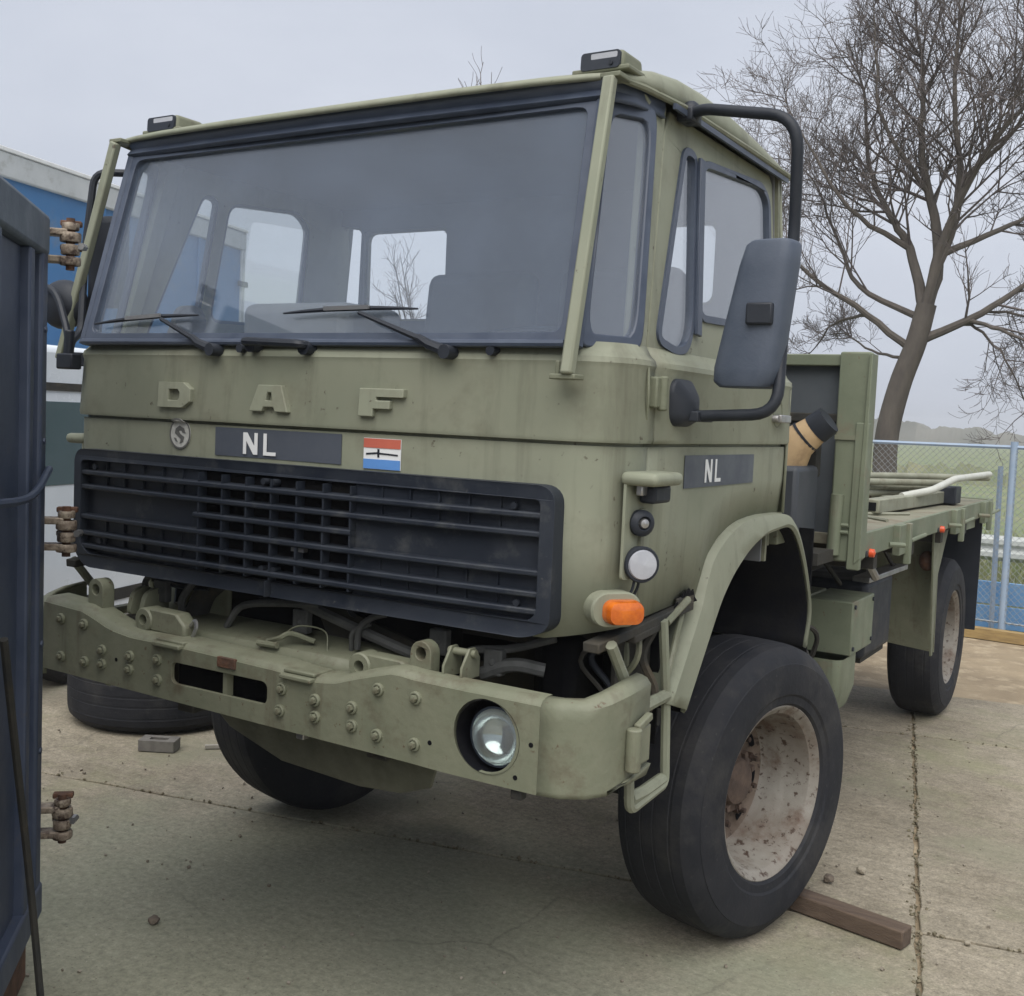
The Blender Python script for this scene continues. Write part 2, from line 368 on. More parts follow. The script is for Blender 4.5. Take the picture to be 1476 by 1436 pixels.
# concrete slabs, turned against the truck
SA = Vector((-.205, .979, 0)).normalized(); SB = Vector((SA.y, -SA.x, 0)); SJ = Vector((1.625, .36, 0))
rs = random.Random(3)
def slab(i, j, la=2.95, lb=6.2):
    c0 = SJ+SA*(i*2.95)+SB*(j*6.2); gp = .009
    n = 34; out = []
    # edges worn a little uneven
    def edge(a0, b0, a1, b1):
        for k in range(n):
            t = k/n; q = .0 if k == 0 else rs.uniform(-.009, .006)
            a = a0+(a1-a0)*t; b = b0+(b1-b0)*t
            if a0 == a1: a += q
            else: b += q
            out.append(c0+SA*a+SB*b)
    A0, A1, B0, B1 = gp, la-gp, gp, lb-gp
    edge(A0, B0, A1, B0); edge(A1, B0, A1, B1); edge(A1, B1, A0, B1); edge(A0, B1, A0, B0)
    dz = rs.uniform(-.004, .0); m_ = len(out)
    v = [(p.x, p.y, dz) for p in out]+[(p.x, p.y, -.12) for p in out]
    f = [tuple(range(m_))]+[(k, k+m_, (k+1) % m_+m_, (k+1) % m_) for k in range(m_)]
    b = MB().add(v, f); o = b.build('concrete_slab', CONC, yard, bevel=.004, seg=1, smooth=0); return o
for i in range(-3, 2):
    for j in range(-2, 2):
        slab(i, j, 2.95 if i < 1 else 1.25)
# fine dirt and moss lying in the open joint right of the front wheel
jd = MB(); rj = random.Random(5)
for k in range(620):
    t = rj.uniform(-2.2, 3.4); p = SJ+SA*t+SB*rj.gauss(0, .014); s_ = rj.uniform(.003, .011)
    if k > 330: p = SJ+SB*rj.uniform(-4.5, 1.6)+SA*(rj.gauss(0, .010)+(2.95 if k % 2 else 0))
    jd.box((p.x, p.y, rj.uniform(-.006, .001)), (s_*1.4, s_, s_), Matrix.Rotation(rj.uniform(0, 3), 3, Vector((rj.random(), rj.random(), 1)).normalized()))
o = jd.build('joint_dirt', mat('joint_crumbs', (.2, .165, .11), (.09, .085, .05), rough=.95, scale=30), smooth=0)
o['kind'] = 'stuff'; o['label'] = 'dirt crumbs lying in the open joint between concrete slabs'; o['category'] = 'dirt'
# grit on the slabs
gr = MB(); rg = random.Random(11)
for k in range(1300):
    x, y = rg.uniform(-3.5, 3.2), rg.uniform(-2.6, 3.6); s_ = .0022+.008*rg.random()**3
    gr.box((x, y, s_*.4), (s_*1.3, s_, s_), Matrix.Rotation(rg.uniform(0, 3), 3, Vector((rg.random(), rg.random(), 1)).normalized()))
o = gr.build('grit', mat('grit_stone', (.16, .135, .1), (.3, .27, .22), rough=.95, scale=9), smooth=0); o['kind'] = 'stuff'; o['label'] = 'fine grit scattered over the concrete slabs'; o['category'] = 'grit'

# far wood on the horizon
def far_wood():
    b = MB(); r = random.Random(2); rows = [[], [], []]
    for k in range(1601):
        x = -420+k*.525; y = 300; h = 4.2+1.1*sin(k*.013)+.9*sin(k*.04+1)+.5*sin(k*.17)+.45*sin(k*.43+2)+r.uniform(-.35, .35)
        rows[0].append((x, y, -.5)); rows[1].append((x, y+1, h)); rows[2].append((x, y+14, h*.9))
    b.grid(rows); o = b.build('far_wood', mat('far_wood_grey', (.13, .13, .105), (.18, .17, .14), rough=1, scale=.1, spec=.05), smooth=80); o['kind'] = 'stuff'
    o['label'] = 'hazy blue-grey wood along the horizon'; o['category'] = 'wood'
far_wood()
hd = MB(); r_ = random.Random(8); rows = [[], [], []]
for k in range(520):
    x = -70+k*.208; h = .55+.25*sin(k*.052)+.15*sin(k*.21)+r_.uniform(-.2, .22)
    rows[0].append((x, 46+r_.uniform(-.06, .06), -.2)); rows[1].append((x, 46.5+r_.uniform(-.15, .15), h)); rows[2].append((x, 48, h*.8))
hd.grid(rows); o = hd.build('far_scrub', mat('scrub_green', (.13, .155, .085), (.2, .2, .12), rough=1, scale=.8, bump=.6, bscale=6)); o['kind'] = 'stuff'
o['label'] = 'low green scrub across the field beyond the fence'; o['category'] = 'scrub'

# rough grass just beyond the fence
gb = MB(); r_ = random.Random(4)
for k in range(9000):
    x = r_.uniform(-3.2, 2.6); y = 8.0+abs(r_.gauss(0, 5)); z = -.16; h = r_.uniform(.08, .3)*(1.5 if r_.random() < .1 else 1); a = r_.uniform(0, pi); w = r_.uniform(.006, .014)
    lx, ly = r_.gauss(0, .3)*h, r_.gauss(0, .3)*h
    gb.add([(x-w*cos(a), y-w*sin(a), z), (x+w*cos(a), y+w*sin(a), z), (x+lx*.4+w*.6*cos(a), y+ly*.4, z+h*.6), (x+lx, y+ly, z+h)], [(0, 1, 2), (0, 2, 3)])
o = gb.build('rough_grass', mat('grass_blades', (.14, .18, .065), (.235, .23, .12), rough=.9, scale=2), smooth=0, normals=False); o['kind'] = 'stuff'; o['label'] = 'rough tufty grass beyond the wire fence'; o['category'] = 'grass'

# ---- wire fence with blue posts, timber kerb, blue boards, guard rail
BLUEP = mat('pale_blue_paint', (.23, .31, .42), (.29, .36, .45), rough=.5, scale=5, dirt=(.3, .33, .36), dscale=8)
BLUEB = mat('mid_blue_paint', (.09, .22, .42), (.14, .28, .47), rough=.5, scale=4, dirt=(.24, .33, .42), dscale=4)
WIRE = mat('galvanised_wire', (.3, .32, .33), (.24, .26, .27), rough=.5, metal=.3, scale=20)
def fy(x): return 7.46-.10*(x-.6)
fence = thing('wire_fence', 'chain-link wire fence with pale blue posts behind the truck bed', 'fence', (0.95, fy(.95), 0))
for x in (-5.6, -3.4, -1.2, .97, 3.2):
    MB().cyl((x, fy(x), -.1), (x-.01, fy(x), 1.86), .034, 12).build('post', BLUEP, fence)
MB().bar((.86, fy(.86)+.12, -.1), (.84, fy(.84)+.1, 1.62), .035, .035).build('post_brace', BLUEP, fence)
for z, r in ((1.80, .021), (.13, .01)):
    MB().tube([(x, fy(x)+.0, z+.008*sin(x*2)) for x in (-5.6, -4.5, -3.4, -2.3, -1.2, -.1, .97, 2.1, 3.2)], r, 6).build('rail', BLUEP if r > .015 else WIRE, fence)
wm = MB(); N_ = 62; st = .062; H0, H1 = .12, 1.78
k = 0; x = -2.6
def ribbon(b, p, q, w=.0019):
    d = (Vector(q)-Vector(p)).normalized(); s_ = Vector((-d.z, 0, d.x))*w
    p, q = Vector(p), Vector(q); e = Vector((0, -w, 0))
    b.add([p-s_, p+s_, p+e*1.4, q-s_, q+s_, q+e*1.4], [(0, 1, 4, 3), (1, 2, 5, 4), (2, 0, 3, 5)])
for k in range(0, 150):
    x = -5.6+k*st
    for sg in (-1, 1):
        L = H1-H0; xa, xb = x, x+sg*L
        a = (xa, fy(xa)-.025, H0); q = (xb, fy(xb)-.025, H1)
        if min(xa, xb) < -5.6 or max(xa, xb) > 3.2:
            # clip to the run of the fence
            lo, hi = -5.6, 3.2
            if sg > 0 and xb > hi: t = (hi-xa)/L; q = (hi, fy(hi)-.025, H0+L*t)
            if sg < 0 and xb < lo: t = (xa-lo)/L; q = (lo, fy(lo)-.025, H0+L*t)
        ribbon(wm, a, q)
o = wm.build('chain_link', WIRE, fence, smooth=0, normals=False); o['kind'] = 'stuff'
kb = MB().bar((-6, fy(-6)-.16, .045), (3.4, fy(3.4)-.16, .035), .11, .10).build('timber_kerb', mat('yellow_timber', (.36, .25, .1), (.25, .17, .075), rough=.85, scale=3, stretch=(1, 12, 12), bump=.3))
tag(kb, 'yellowish timber kerb beam along the foot of the wire fence', 'kerb')
bw = thing('board_barrier', 'low blue board barrier just behind the wire fence', 'barrier', (1.0, 7.9, 0))
for z in (.12, .36):
    for x0 in (-2.0, .1, 2.2):
        MB().box((x0+.95, fy(x0+.95)+.42, z), (2.06, .04, .225)).build('board', BLUEB, bw, bevel=.006)
for x in (-1.95, .07, 2.15, 4.1): MB().box((x, fy(x)+.47, .18), (.06, .05, .68)).build('post', BLUEB, bw)
rail = thing('guard_rail', 'pale steel guard rail standing in the grass beyond the fence', 'guard rail', (0, 11, 0))
prof = [(0, .0), (-.05, .05), (-.05, .10), (0, .14), (0, .17), (-.05, .21), (-.05, .26), (0, .31)]
MB().grid([[(x, 11.0+.02*x+dy, .36+z) for x in (-8, -4, 0, 3, 6)] for dy, z in prof]).build('beam', mat('weathered_galvanised', (.5, .52, .5), (.4, .42, .4), rough=.55, scale=3), rail, solid=.006)
for x in (-6, -3.4, -.8, 1.8, 4.4): MB().box((x, 11.08+.02*x, .2), (.07, .1, .8)).build('post', CHASS, rail)

# ---- the hazy winter air over the whole place
hz = MB().box((0, 340, 6.2), (1400, 1000, 15.0)).build('haze', bpy.data.materials.new('haze_air'), smooth=0)
hm = hz.data.materials[0]; hm.use_nodes = True; hn = hm.node_tree.nodes; hn.clear(); ho_ = hn.new('ShaderNodeOutputMaterial'); pv = hn.new('ShaderNodeVolumePrincipled')
pv.inputs['Color'].default_value = (.96, .98, 1, 1); pv.inputs['Density'].default_value = .0014; pv.inputs['Anisotropy'].default_value = .2
hm.node_tree.links.new(pv.outputs[0], ho_.inputs['Volume']); hz['kind'] = 'stuff'; hz['label'] = 'thin haze in the air over the yard and field'; hz['category'] = 'haze'; hz.display_type = 'WIRE'
# ================================================================== TREES
BARK = mat('bare_bark', (.07, .06, .052), (.11, .095, .08), rough=.95, scale=7, bump=.6, bscale=18, stretch=(1, 1, .35))
TWIG = mat('bare_twigs', (.085, .072, .068), (.12, .1, .094), rough=.95, scale=3)
def bare_tree(name, label, base, trunk, limbs, rnd, levels=3, tw=1., dens=1., group=None):
    t = thing(name, label, 'tree', base, group)
    R = random.Random(rnd); tk = MB(); tb = MB()
    stats = [0]
    def grow(p, d, L, r, lev):
        """one crooked branch with its side shoots"""
        n = 4 if lev < 2 else 3; pts = [Vector(p)]; dd = Vector(d).normalized()
        for k in range(n):
            dd = (dd+Vector((R.gauss(0, .16), R.gauss(0, .16), R.gauss(.05, .13)))).normalized(); pts.append(pts[-1]+dd*(L/n))
        b = tb; b.tube(pts, [max(.0026*tw, r*.85*(1-.75*k/n)) for k in range(n+1)], 4 if r > .012 else 3, cap=False)
        stats[0] += 1
        shoots(pts, r, L, lev)
    def shoots(pts, r, L, lev):
        if lev <= 0: return
        cnt = {3: 6, 2: 7, 1: 5}[lev]
        cnt = max(1, round(cnt*dens*R.uniform(.75, 1.2)))
        for k in range(cnt):
            s_ = R.uniform(.18, 1.)*(len(pts)-1); i = min(int(s_), len(pts)-2); q = pts[i].lerp(pts[i+1], s_-i)
            ax = (pts[i+1]-pts[i]).normalized(); o = Vector((R.gauss(0, 1), R.gauss(0, 1), R.gauss(.15, .7))); o = (o-ax*o.dot(ax)).normalized()
            dd = (ax*R.uniform(.5, 1.1)+o*R.uniform(.55, 1.0)+Vector((0, 0, .12))).normalized()
            grow(q, dd, L*R.uniform(.38, .62), r*.5, lev-1)
    P = cr([tuple(Vector(base)*0+Vector(q)) for q in trunk[0]], 5); rr = trunk[1]
    rad = [rr[0]+(rr[1]-rr[0])*(k/(len(P)-1))**.8 for k in range(len(P))]; rad[0] *= 1.25
    tk.tube(P, rad, 12); skel = [q.copy() for q in P[len(P)//2:]]
    for pts, r0 in limbs:
        pts = [Vector(pts[0])]+[Vector(q)+Vector((R.gauss(0, .07), R.gauss(0, .07), R.gauss(0, .05))) for q in pts[1:]]; pts[0] = min(skel, key=lambda q: (q-pts[0]).length).copy(); P = cr(pts, 5); r0 *= .66
        for i in range(1, len(P)): P[i] = P[i]+Vector((R.gauss(0, .008), R.gauss(0, .008), R.gauss(0, .008)))
        tk.tube(P, [r0*(1-.9*(k/(len(P)-1))**.75) for k in range(len(P))], 8)
        skel += [q.copy() for q in P[1:-3]]
        L = sum((P[i+1]-P[i]).length for i in range(len(P)-1))
        n = max(6, round(L*5.0*dens))
        for k in range(n):
            s_ = R.uniform(.08, 1.)**.72*(len(P)-1); i = min(int(s_), len(P)-2); q = P[i].lerp(P[i+1], s_-i); f = s_/(len(P)-1)
            ax = (P[i+1]-P[i]).normalized(); o = Vector((R.gauss(0, 1), R.gauss(0, .8), R.gauss(.1, .7))); o = (o-ax*o.dot(ax)).normalized()
            dd = (ax*R.uniform(.5, 1.)+o*R.uniform(.5, 1.)+Vector((0, 0, .15))).normalized()
            grow(q, dd, min(1.7, L*.46)*R.uniform(.6, 1.15)*(1.1-.45*f), max(.010, r0*.36*(1-.55*f)), levels-1)
    tk.build('trunk', BARK, t); o = tb.build('crown', TWIG, t, smooth=0, normals=False)
    return t
Y = 11.4
def yy(pts, dy): return [(x, Y+dy*k/(len(pts)-1), z) for k, (x, z) in enumerate(pts)]
LIMBS = [
 (yy([(-.73, 3.5), (-.70, 4.33), (-.89, 5.48), (-1.02, 6.54), (-1.21, 7.7)], .3), .155),
 (yy([(-.72, 3.3), (-.46, 4.5), (-.07, 5.33), (.44, 5.95), (.8, 6.5)], -.6), .125),
 (yy([(-.75, 3.5), (-1.09, 4.35), (-1.37, 4.9), (-1.6, 5.45), (-1.93, 6.56), (-2.05, 7.3)], .6), .12),
 (yy([(-.90, 2.95), (-1.57, 3.56), (-2.25, 4.03), (-2.76, 4.52), (-3.1, 5.0)], -.7), .085),
 (yy([(-.74, 3.1), (.06, 3.58), (.51, 3.9), (.95, 4.18), (1.5, 4.3)], .7), .10),
 (yy([(-.70, 3.9), (-.42, 4.84), (-.59, 6.06), (-.48, 7.15), (-.3, 7.9)], -.3), .10),
 (yy([(-1.09, 4.35), (-1.79, 4.83), (-2.36, 5.79), (-2.79, 6.47)], -.5), .07),
 (yy([(-.5, 3.35), (-.1, 3.3), (.25, 2.95), (.5, 2.5), (.6, 2.1)], .3), .045),
 (yy([(-.80, 3.4), (-1.6, 3.9), (-2.2, 4.6), (-2.7, 5.4), (-3.0, 5.9)], .9), .075),
 (yy([(-.60, 4.2), (.1, 4.6), (.7, 5.0), (1.2, 5.7)], .8), .075),
 (yy([(-.85, 5.2), (-1.3, 5.9), (-1.5, 6.7), (-1.6, 7.5)], -.6), .06),
 (yy([(-.2, 5.1), (.2, 5.9), (.3, 6.8), (.2, 7.6)], .3), .06),
 (yy([(-.2, 3.45), (.3, 3.3), (.75, 2.9), (1.0, 2.4), (1.1, 2.0)], -.4), .045),
 (yy([(-.3, 3.4), (.15, 3.5), (.8, 3.3), (1.3, 2.8)], .8), .045),
 (yy([(-1.5, 3.5), (-1.9, 3.4), (-2.3, 3.1), (-2.6, 2.7)], .3), .04),
 (yy([(-.95, 2.9), (-1.4, 3.0), (-1.9, 3.2), (-2.4, 3.2)], .6), .04),
]
bare_tree('bare_tree', 'large bare winter tree with spreading crown behind the truck bed', (-1.05, Y, -.15),
          ([(-1.0, Y, -.2), (-1.07, Y, .8), (-1.12, Y, 1.75), (-1.0, Y, 2.5), (-.82, Y, 3.1), (-.72, Y, 3.6)], (.185, .13)), LIMBS, 21, dens=1.15, tw=1.)
# farther bare trees: their tips show above the cab roof and through the cab windows
def far_tree(x, y, h, rnd, label):
    lim = []; R = random.Random(rnd)
    for k in range(7):
        a = R.uniform(0, 2*pi); s_ = R.uniform(.25, .5)*h*.5; z0 = h*R.uniform(.28, .42); z1 = h*R.uniform(.75, 1.)
        lim.append(([(x, y, z0), (x+cos(a)*s_*.5, y+sin(a)*s_*.5, (z0+z1)/2-.1*h), (x+cos(a)*s_, y+sin(a)*s_, z1)], .02*h))
    bare_tree('bare_tree', label, (x, y, -.15), ([(x, y, -.2), (x+.1, y, h*.25), (x, y, h*.45)], (.03*h, .02*h)), lim, rnd, levels=2, tw=2.2, dens=.6, group='distant bare trees')
far_tree(-11.2, 19.5, 9.75, 31, 'distant bare tree whose twig tips show above the cab roof')
far_tree(-19.6, 27, 7.2, 33, 'smaller distant bare tree seen through the cab windows')
# ================================================================== THE TRUCK (front at -Y, its left side at +X)
truck = thing('army_truck', 'olive green army cab-over flatbed truck parked on the concrete yard', 'truck', (0, 0, 0))
W, YF, RC, ZC = 1.09, -1.437, .17, 1.83
DOORF, DOORR = -1.168, .045
def plan_front(n=16):
    """plan outline from the front door gap of the +X side round the nose to the other side: (x, y, nx, ny)"""
    out = []
    for y in (DOORF-.006, DOORF-.05):
        out.append((W, y, 1, 0))
    for k in range(10):
        a = RAD(90*k/9); out.append((W-RC+RC*cos(a), YF+.022+RC-RC*sin(a), cos(a), -sin(a)))
    xs = [(W-RC)*(1-2*k/n) for k in range(1, n)]
    for x in xs: out.append((x, YF+.022*(x/(W-RC))**2, .0, -1))
    for k in range(10):
        a = RAD(90-90*k/9); out.append((-(W-RC+RC*cos(a)), YF+.022+RC-RC*sin(a), -cos(a), -sin(a)))
    for y in (DOORF-.05, DOORF-.006): out.append((-W, y, -1, 0))
    return out
LEV = [(ZC-.5, -.012), (ZC-.25, .0), (ZC-.006, .0), (ZC-.006, -.014), (ZC+.004, -.014), (ZC+.004, .012), (ZC+.015, .016), (2.03, .010), (2.045, .016), (2.06, .012), (2.075, -.004), (2.10, -.018)]
def lean(z, front): return max(0., z-ZC)*.06*front
def lower_rows(cols, zb):
    rows = []
    for i, (z, off) in enumerate(LEV):
        row = []
        for c, b in zip(cols, zb):
            zz = z
            if i == 0: zz = b
            elif i == 1: zz = (b+ZC-.006)/2
            f = max(0., -c[3])
            row.append((c[0]+c[2]*off, c[1]+c[3]*off+lean(zz, f), zz))
        rows.append(row)
    return rows
pf = plan_front(); zb = [1.30+.03*abs(c[2]) for c in pf]
cab = MB().grid(lower_rows(pf, zb)).build('cab_nose', OLIVE, truck, solid=.012, smooth=30)
cab['label'] = 'olive lower front of the cab with a horizontal crease'
# doors: lower skin follows the wheel arch
ARCH = [(-1.2, 1.335), (-.86, 1.35), (-.735, 1.352), (-.70, 1.40), (-.64, 1.482), (-.56, 1.53), (-.474, 1.558), (-.38, 1.576), (-.285, 1.583), (-.096, 1.585), (.06, 1.58)]
def arch(y):
    for (a, za), (b, zb_) in zip(ARCH, ARCH[1:]):
        if a <= y <= b: return za+(zb_-za)*(y-a)/(b-a)
    return 1.34
def side_x(z): return W-.008-max(0, z-2.08)*.085
def DY(z): return DOORF+max(0, z-2.08)*.255         # front door gap leans back with the windscreen pillar
WIN_V = [(-1.10, 2.125), (-.971, 2.100), (-.885, 2.112), (-.835, 2.188), (-.775, 2.705), (-.865, 2.71)]
WIN_M = [(-.785, 2.215), (-.10, 2.235), (-.09, 2.70), (-.165, 2.74), (-.725, 2.70)]
DOORTOP = 2.795
for s in (1, -1):
    ys = [DOORF+.004, -1.0, -.87, -.80, -.735, -.70, -.67, -.64, -.56, -.474, -.38, -.285, -.19, -.096, -.02, .02, DOORR]
    cols = [(s*W, y, s, 0) for y in ys]; b = MB().grid(lower_rows(cols, [arch(y) for y in ys]))
    door = b.build('door', OLIVE, truck, solid=.03, smooth=30)
    def fn(y, z, d, s=s): return (s*(side_x(z)-.012-d), y, z)
    vw = rpoly(WIN_V, .04); mw = rpoly([(min(y, -.22) if s < 0 else y, z) for y, z in WIN_M] if s > 0 else [(-.785, 2.215), (-.25, 2.235), (-.24, 2.68), (-.32, 2.735), (-.725, 2.70)], .06)
    outer = [(DY(2.09)+.004, 2.09), (DOORR-.01, 2.09), (DOORR-.01, 2.60), (DOORR-.04, 2.73), (DOORR-.11, DOORTOP), (DY(DOORTOP)+.03, DOORTOP), (DY(2.7)+.006, 2.72)]
    MB().plate(outer, [vw, mw], fn, .022).build('window_frame', OLIVE, door, bevel=.005)
    for pts, nm in ((vw, 'vent_window_seal'), (mw, 'door_window_seal')):
        MB().plate(inset(pts, -.010), [inset(pts, .013)], lambda y, z, d, s=s: (s*(side_x(z)-.004-d), y, z), .024).build(nm, SEAL, door, bevel=.004)
        MB().plate(inset(pts, .008), [], lambda y, z, d, s=s: (s*(side_x(z)-.016-d), y, z), .005).build('pane', SDGLASS, door, smooth=0)
    MB().bar((s*(side_x(2.2)+.002), -.812, 2.16), (s*(side_x(2.7)+.002), -.752, 2.70), .012, .040, (0, 1, 0)).build('division_bar', SEAL, door, bevel=.003)
    # door handle in its dished recess, rear top of the door skin
    MB().lathe([(0, .055), (.004, .05), (-.004, .04), (-.006, .0)], (s*(W+.012), -.10, 1.945), (s, 0, 0), 20).build('handle_dish', OLIVE_D, door)
    MB().bar((s*(W+.035), -.15, 1.925), (s*(W+.035), -.035, 1.925), .02, .028).cyl((s*W, -.15, 1.925), (s*(W+.035), -.15, 1.925), .013, 8).build('door_handle', STEEL, door, bevel=.004)
    # hinge over the gap
    hg = MB().box((s*(W+.02), DOORF, 1.975), (.03, .075, .085)).cyl((s*(W+.036), DOORF, 1.925), (s*(W+.036), DOORF, 2.02), .014, 10)
    hg.build('hinge', OLIVE_D, door, bevel=.005)
    MB().tube(cr([(s*(W+.014), DOORF-.055, 2.04), (s*(W+.022), DOORF-.065, 1.97), (s*(W+.014), DOORF-.05, 1.90)], 5), .004, 6).build('hinge_rod', OLIVE_D, door)
    # pillar between the wrap-round pane and the door
    pil = MB().plate([(-1.225, 2.085), (DOORF-.004, 2.085), (DY(2.72)-.004, 2.72), (DY(2.8)+.0, 2.80), (-1.14, 2.80), (-1.075, 2.745)], [], lambda y, z, d, s=s: (s*(side_x(z)-.010-d), y, z), .05)
    pil.build('door_pillar', OLIVE, truck, bevel=.006)
# NL patch on the door
def letter(b, polys, u0, v0, sx, sz, fn, t):
    for P in polys: b.plate([(u0+u*sx, v0+v*sz) for u, v in P[0]], [[(u0+u*sx, v0+v*sz) for u, v in h] for h in P[1:]], fn, t)
GL_N = [[[(0, 0), (.22, 0), (.22, .62), (.72, 0), (1, 0), (1, 1), (.78, 1), (.78, .38), (.28, 1), (0, 1)]]]
GL_L = [[[(0, 0), (1, 0), (1, .16), (.26, .16), (.26, 1), (0, 1)]]]
GL_D = [[[(0, 0), (.78, 0), (1, .25), (1, .75), (.78, 1), (0, 1)], [(.33, .28), (.33, .72), (.62, .72), (.67, .62), (.67, .36), (.62, .28)]]]
GL_A = [[[(0, 0), (.33, 0), (.37, .17), (.63, .17), (.67, 0), (1, 0), (.80, 1), (.20, 1)], [(.42, .42), (.45, .72), (.55, .72), (.58, .42)]]]
GL_F = [[[(.04, 0), (.36, 0), (.36, .28), (.72, .28), (.72, .58), (.42, .58), (.42, .70), (1, .70), (1, 1), (.04, 1)]]]
for s, y0, y1 in ((1, -.905, -.295),):
    sk = lambda y, z, d: (W+.0035-d, y, z)
    np_ = MB().plate([(y0, 1.700), (y1, 1.702), (y1, 1.799), (y0, 1.799)], [], sk, .002).build('registration_patch', PLATE, truck, smooth=0)
    np_['label'] = 'slate grey NL patch on the door'
    b = MB(); f2 = lambda y, z, d: (W+.0055-d, y, z)
    letter(b, GL_N, -.745, 1.714, .058, .072, f2, .0012); letter(b, GL_L, -.66, 1.714, .05, .072, f2, .0012)
    b.build('letters', WHITE, np_, smooth=0)

# ---- front: lettering, patch, flag, badge
def fyz(x, z, off=0.):
    return YF+.022*(x/(W-RC))**2-(.014 if z > ZC else 0)+lean(z, 1)-off
ff = lambda o: (lambda x, z, d: (x, fyz(x, z, o)+d, z))
for G, x0, w in ((GL_D, -.555, .155), (GL_A, -.132, .16), (GL_F, .292, .165)):
    b = MB(); letter(b, G, x0, 1.874, w, .082, ff(.018), .026); b.build('badge_letter', OLIVE, truck, bevel=.003, smooth=0)
np_ = MB().plate([(-.302, 1.728), (.222, 1.728), (.222, 1.818), (-.302, 1.818)], [], ff(.0035), .002).build('registration_patch', PLATE, truck, smooth=0); np_['label'] = 'slate grey NL patch on the nose'
b = MB(); letter(b, GL_N, -.175, 1.738, .062, .068, ff(.0065), .0012); letter(b, GL_L, -.088, 1.738, .052, .068, ff(.0065), .0012); b.build('letters', WHITE, np_, smooth=0)
fl = MB().plate([(.306, 1.722), (.440, 1.722), (.440, 1.812), (.306, 1.812)], [], ff(.0035), .002).build('flag_sticker', WHITE, truck, smooth=0)
MB().plate([(.307, 1.784), (.439, 1.784), (.439, 1.811), (.307, 1.811)], [], ff(.005), .0012).build('red_stripe', mat('sticker_red', (.5, .13, .085), (.42, .1, .07), rough=.5), fl, smooth=0)
MB().plate([(.307, 1.723), (.439, 1.723), (.439, 1.751), (.307, 1.751)], [], ff(.005), .0012).build('blue_stripe', mat('sticker_blue', (.11, .27, .6), (.09, .22, .5), rough=.5), fl, smooth=0)
MB().plate([(.316, 1.763), (.357, 1.767), (.357, 1.757), (.364, 1.757), (.364, 1.766), (.43, 1.764), (.43, 1.768), (.364, 1.771), (.364, 1.781), (.357, 1.781), (.357, 1.772), (.316, 1.768)], [], ff(.005), .0012).build('sword_mark', BLACK, fl, smooth=0)
bd = MB().plate(circ(-.468, 1.789, .050, 32), [], ff(.0035), .002).build('round_emblem', mat('emblem_white', (.5, .5, .47), (.36, .36, .33), rough=.6, scale=60), truck, smooth=0)
b = MB(); b.plate(circ(-.468, 1.789, .050, 32), [circ(-.468, 1.789, .045, 32)], ff(.005), .0012)
sq = [(-.488, 1.805), (-.47, 1.815), (-.449, 1.807), (-.44, 1.79), (-.455, 1.792), (-.462, 1.80), (-.474, 1.798), (-.466, 1.788), (-.447, 1.778), (-.452, 1.762), (-.468, 1.756), (-.462, 1.77), (-.48, 1.782), (-.492, 1.79)]
b.plate(sq, [], ff(.005), .0012); b.plate([(-.497, 1.775), (-.485, 1.772), (-.478, 1.76), (-.49, 1.765)], [], ff(.005), .0012)
b.build('emblem_mark', mat('emblem_dark', (.09, .09, .085), (.13, .13, .12), rough=.6), bd, smooth=0)

# ---- grille
GX0, GX1, GZ0, GZ1 = -.966, .966, 1.312, 1.716
GY = YF-.055
gf = lambda o: (lambda x, z, d: (x, GY+.030*(abs(x)/.966)**3-o+d, z))
out_ = rpoly([(-.966, 1.36), (-.90, 1.305), (.90, 1.305), (.966, 1.335), (.966, 1.716), (-.966, 1.716)], .055, 6)
inn = rpoly([(-.925, 1.385), (-.88, 1.352), (.90, 1.352), (.925, 1.372), (.925, 1.678), (-.925, 1.678)], .02, 4)
grille = MB().plate(out_, [inn], gf(0), .09).build('grille', GRILLE, truck, bevel=.010, seg=3); grille['label'] = 'black plastic grille with a heavy rounded frame'
CX0, CX1 = -.325, .300
MB().plate([(-.94, 1.34), (CX0, 1.34), (CX0, 1.69), (-.94, 1.69)], [], gf(-.032), .010).build('blank_panel', GRILLE, grille, smooth=0)
MB().plate([(CX1, 1.34), (.94, 1.34), (.94, 1.69), (CX1, 1.69)], [], gf(-.032), .010).build('blank_panel', GRILLE, grille, smooth=0)
for z, full in ((1.634, 1), (1.584, 1), (1.534, 0), (1.480, 1), (1.423, 1), (1.377, 1)):
    x0, x1 = (-.93, .93) if full else (CX0-.02, CX1+.005)
    n = 12; rows = []
    sec = [(.004, .008), (.004, -.008), (.05, -.011), (.05, .011)]
    for k in range(n+1):
        x = x0+(x1-x0)*k/n; rows.append([(x, GY+.030*(abs(x)/.966)**3+dy, z+dz) for dy, dz in sec])
    MB().grid(rows, True).build('slat', GRILLE, grille, bevel=.004, smooth=30)
for k in range(7):
    x = CX0+(CX1-CX0)*k/6
    MB().box((x, GY+.025, 1.515), (.006, .035, .31)).build('divider', GRILLE, grille)
for z0, z1 in ((1.584, 1.634), (1.423, 1.480), (1.634, 1.675), (1.375, 1.423)):
    for x0, sg in ((CX0, -1), (CX1, 1)):
        for k in range(1, 6):
            x = x0+sg*.098*k
            MB().box((x, GY+.034+.030*(abs(x)/.966)**3, (z0+z1)/2), (.005, .012, z1-z0)).build('rib', GRILLE, grille)
for x, z in ((-.86, 1.655), (-.83, 1.40), (.84, 1.655), (.86, 1.395), (-.05, 1.66), (-.01, 1.66), (-.05, 1.39), (.0, 1.39)):
    MB().cyl((x, GY+.012+.03*abs(x)**3, z), (x, GY+.04, z), .010, 10).build('screw', BLACK, grille)
MB().box((-.02, GY+.024, 1.332), (.005, .05, .05)).build('centre_seam', BLACK, grille)
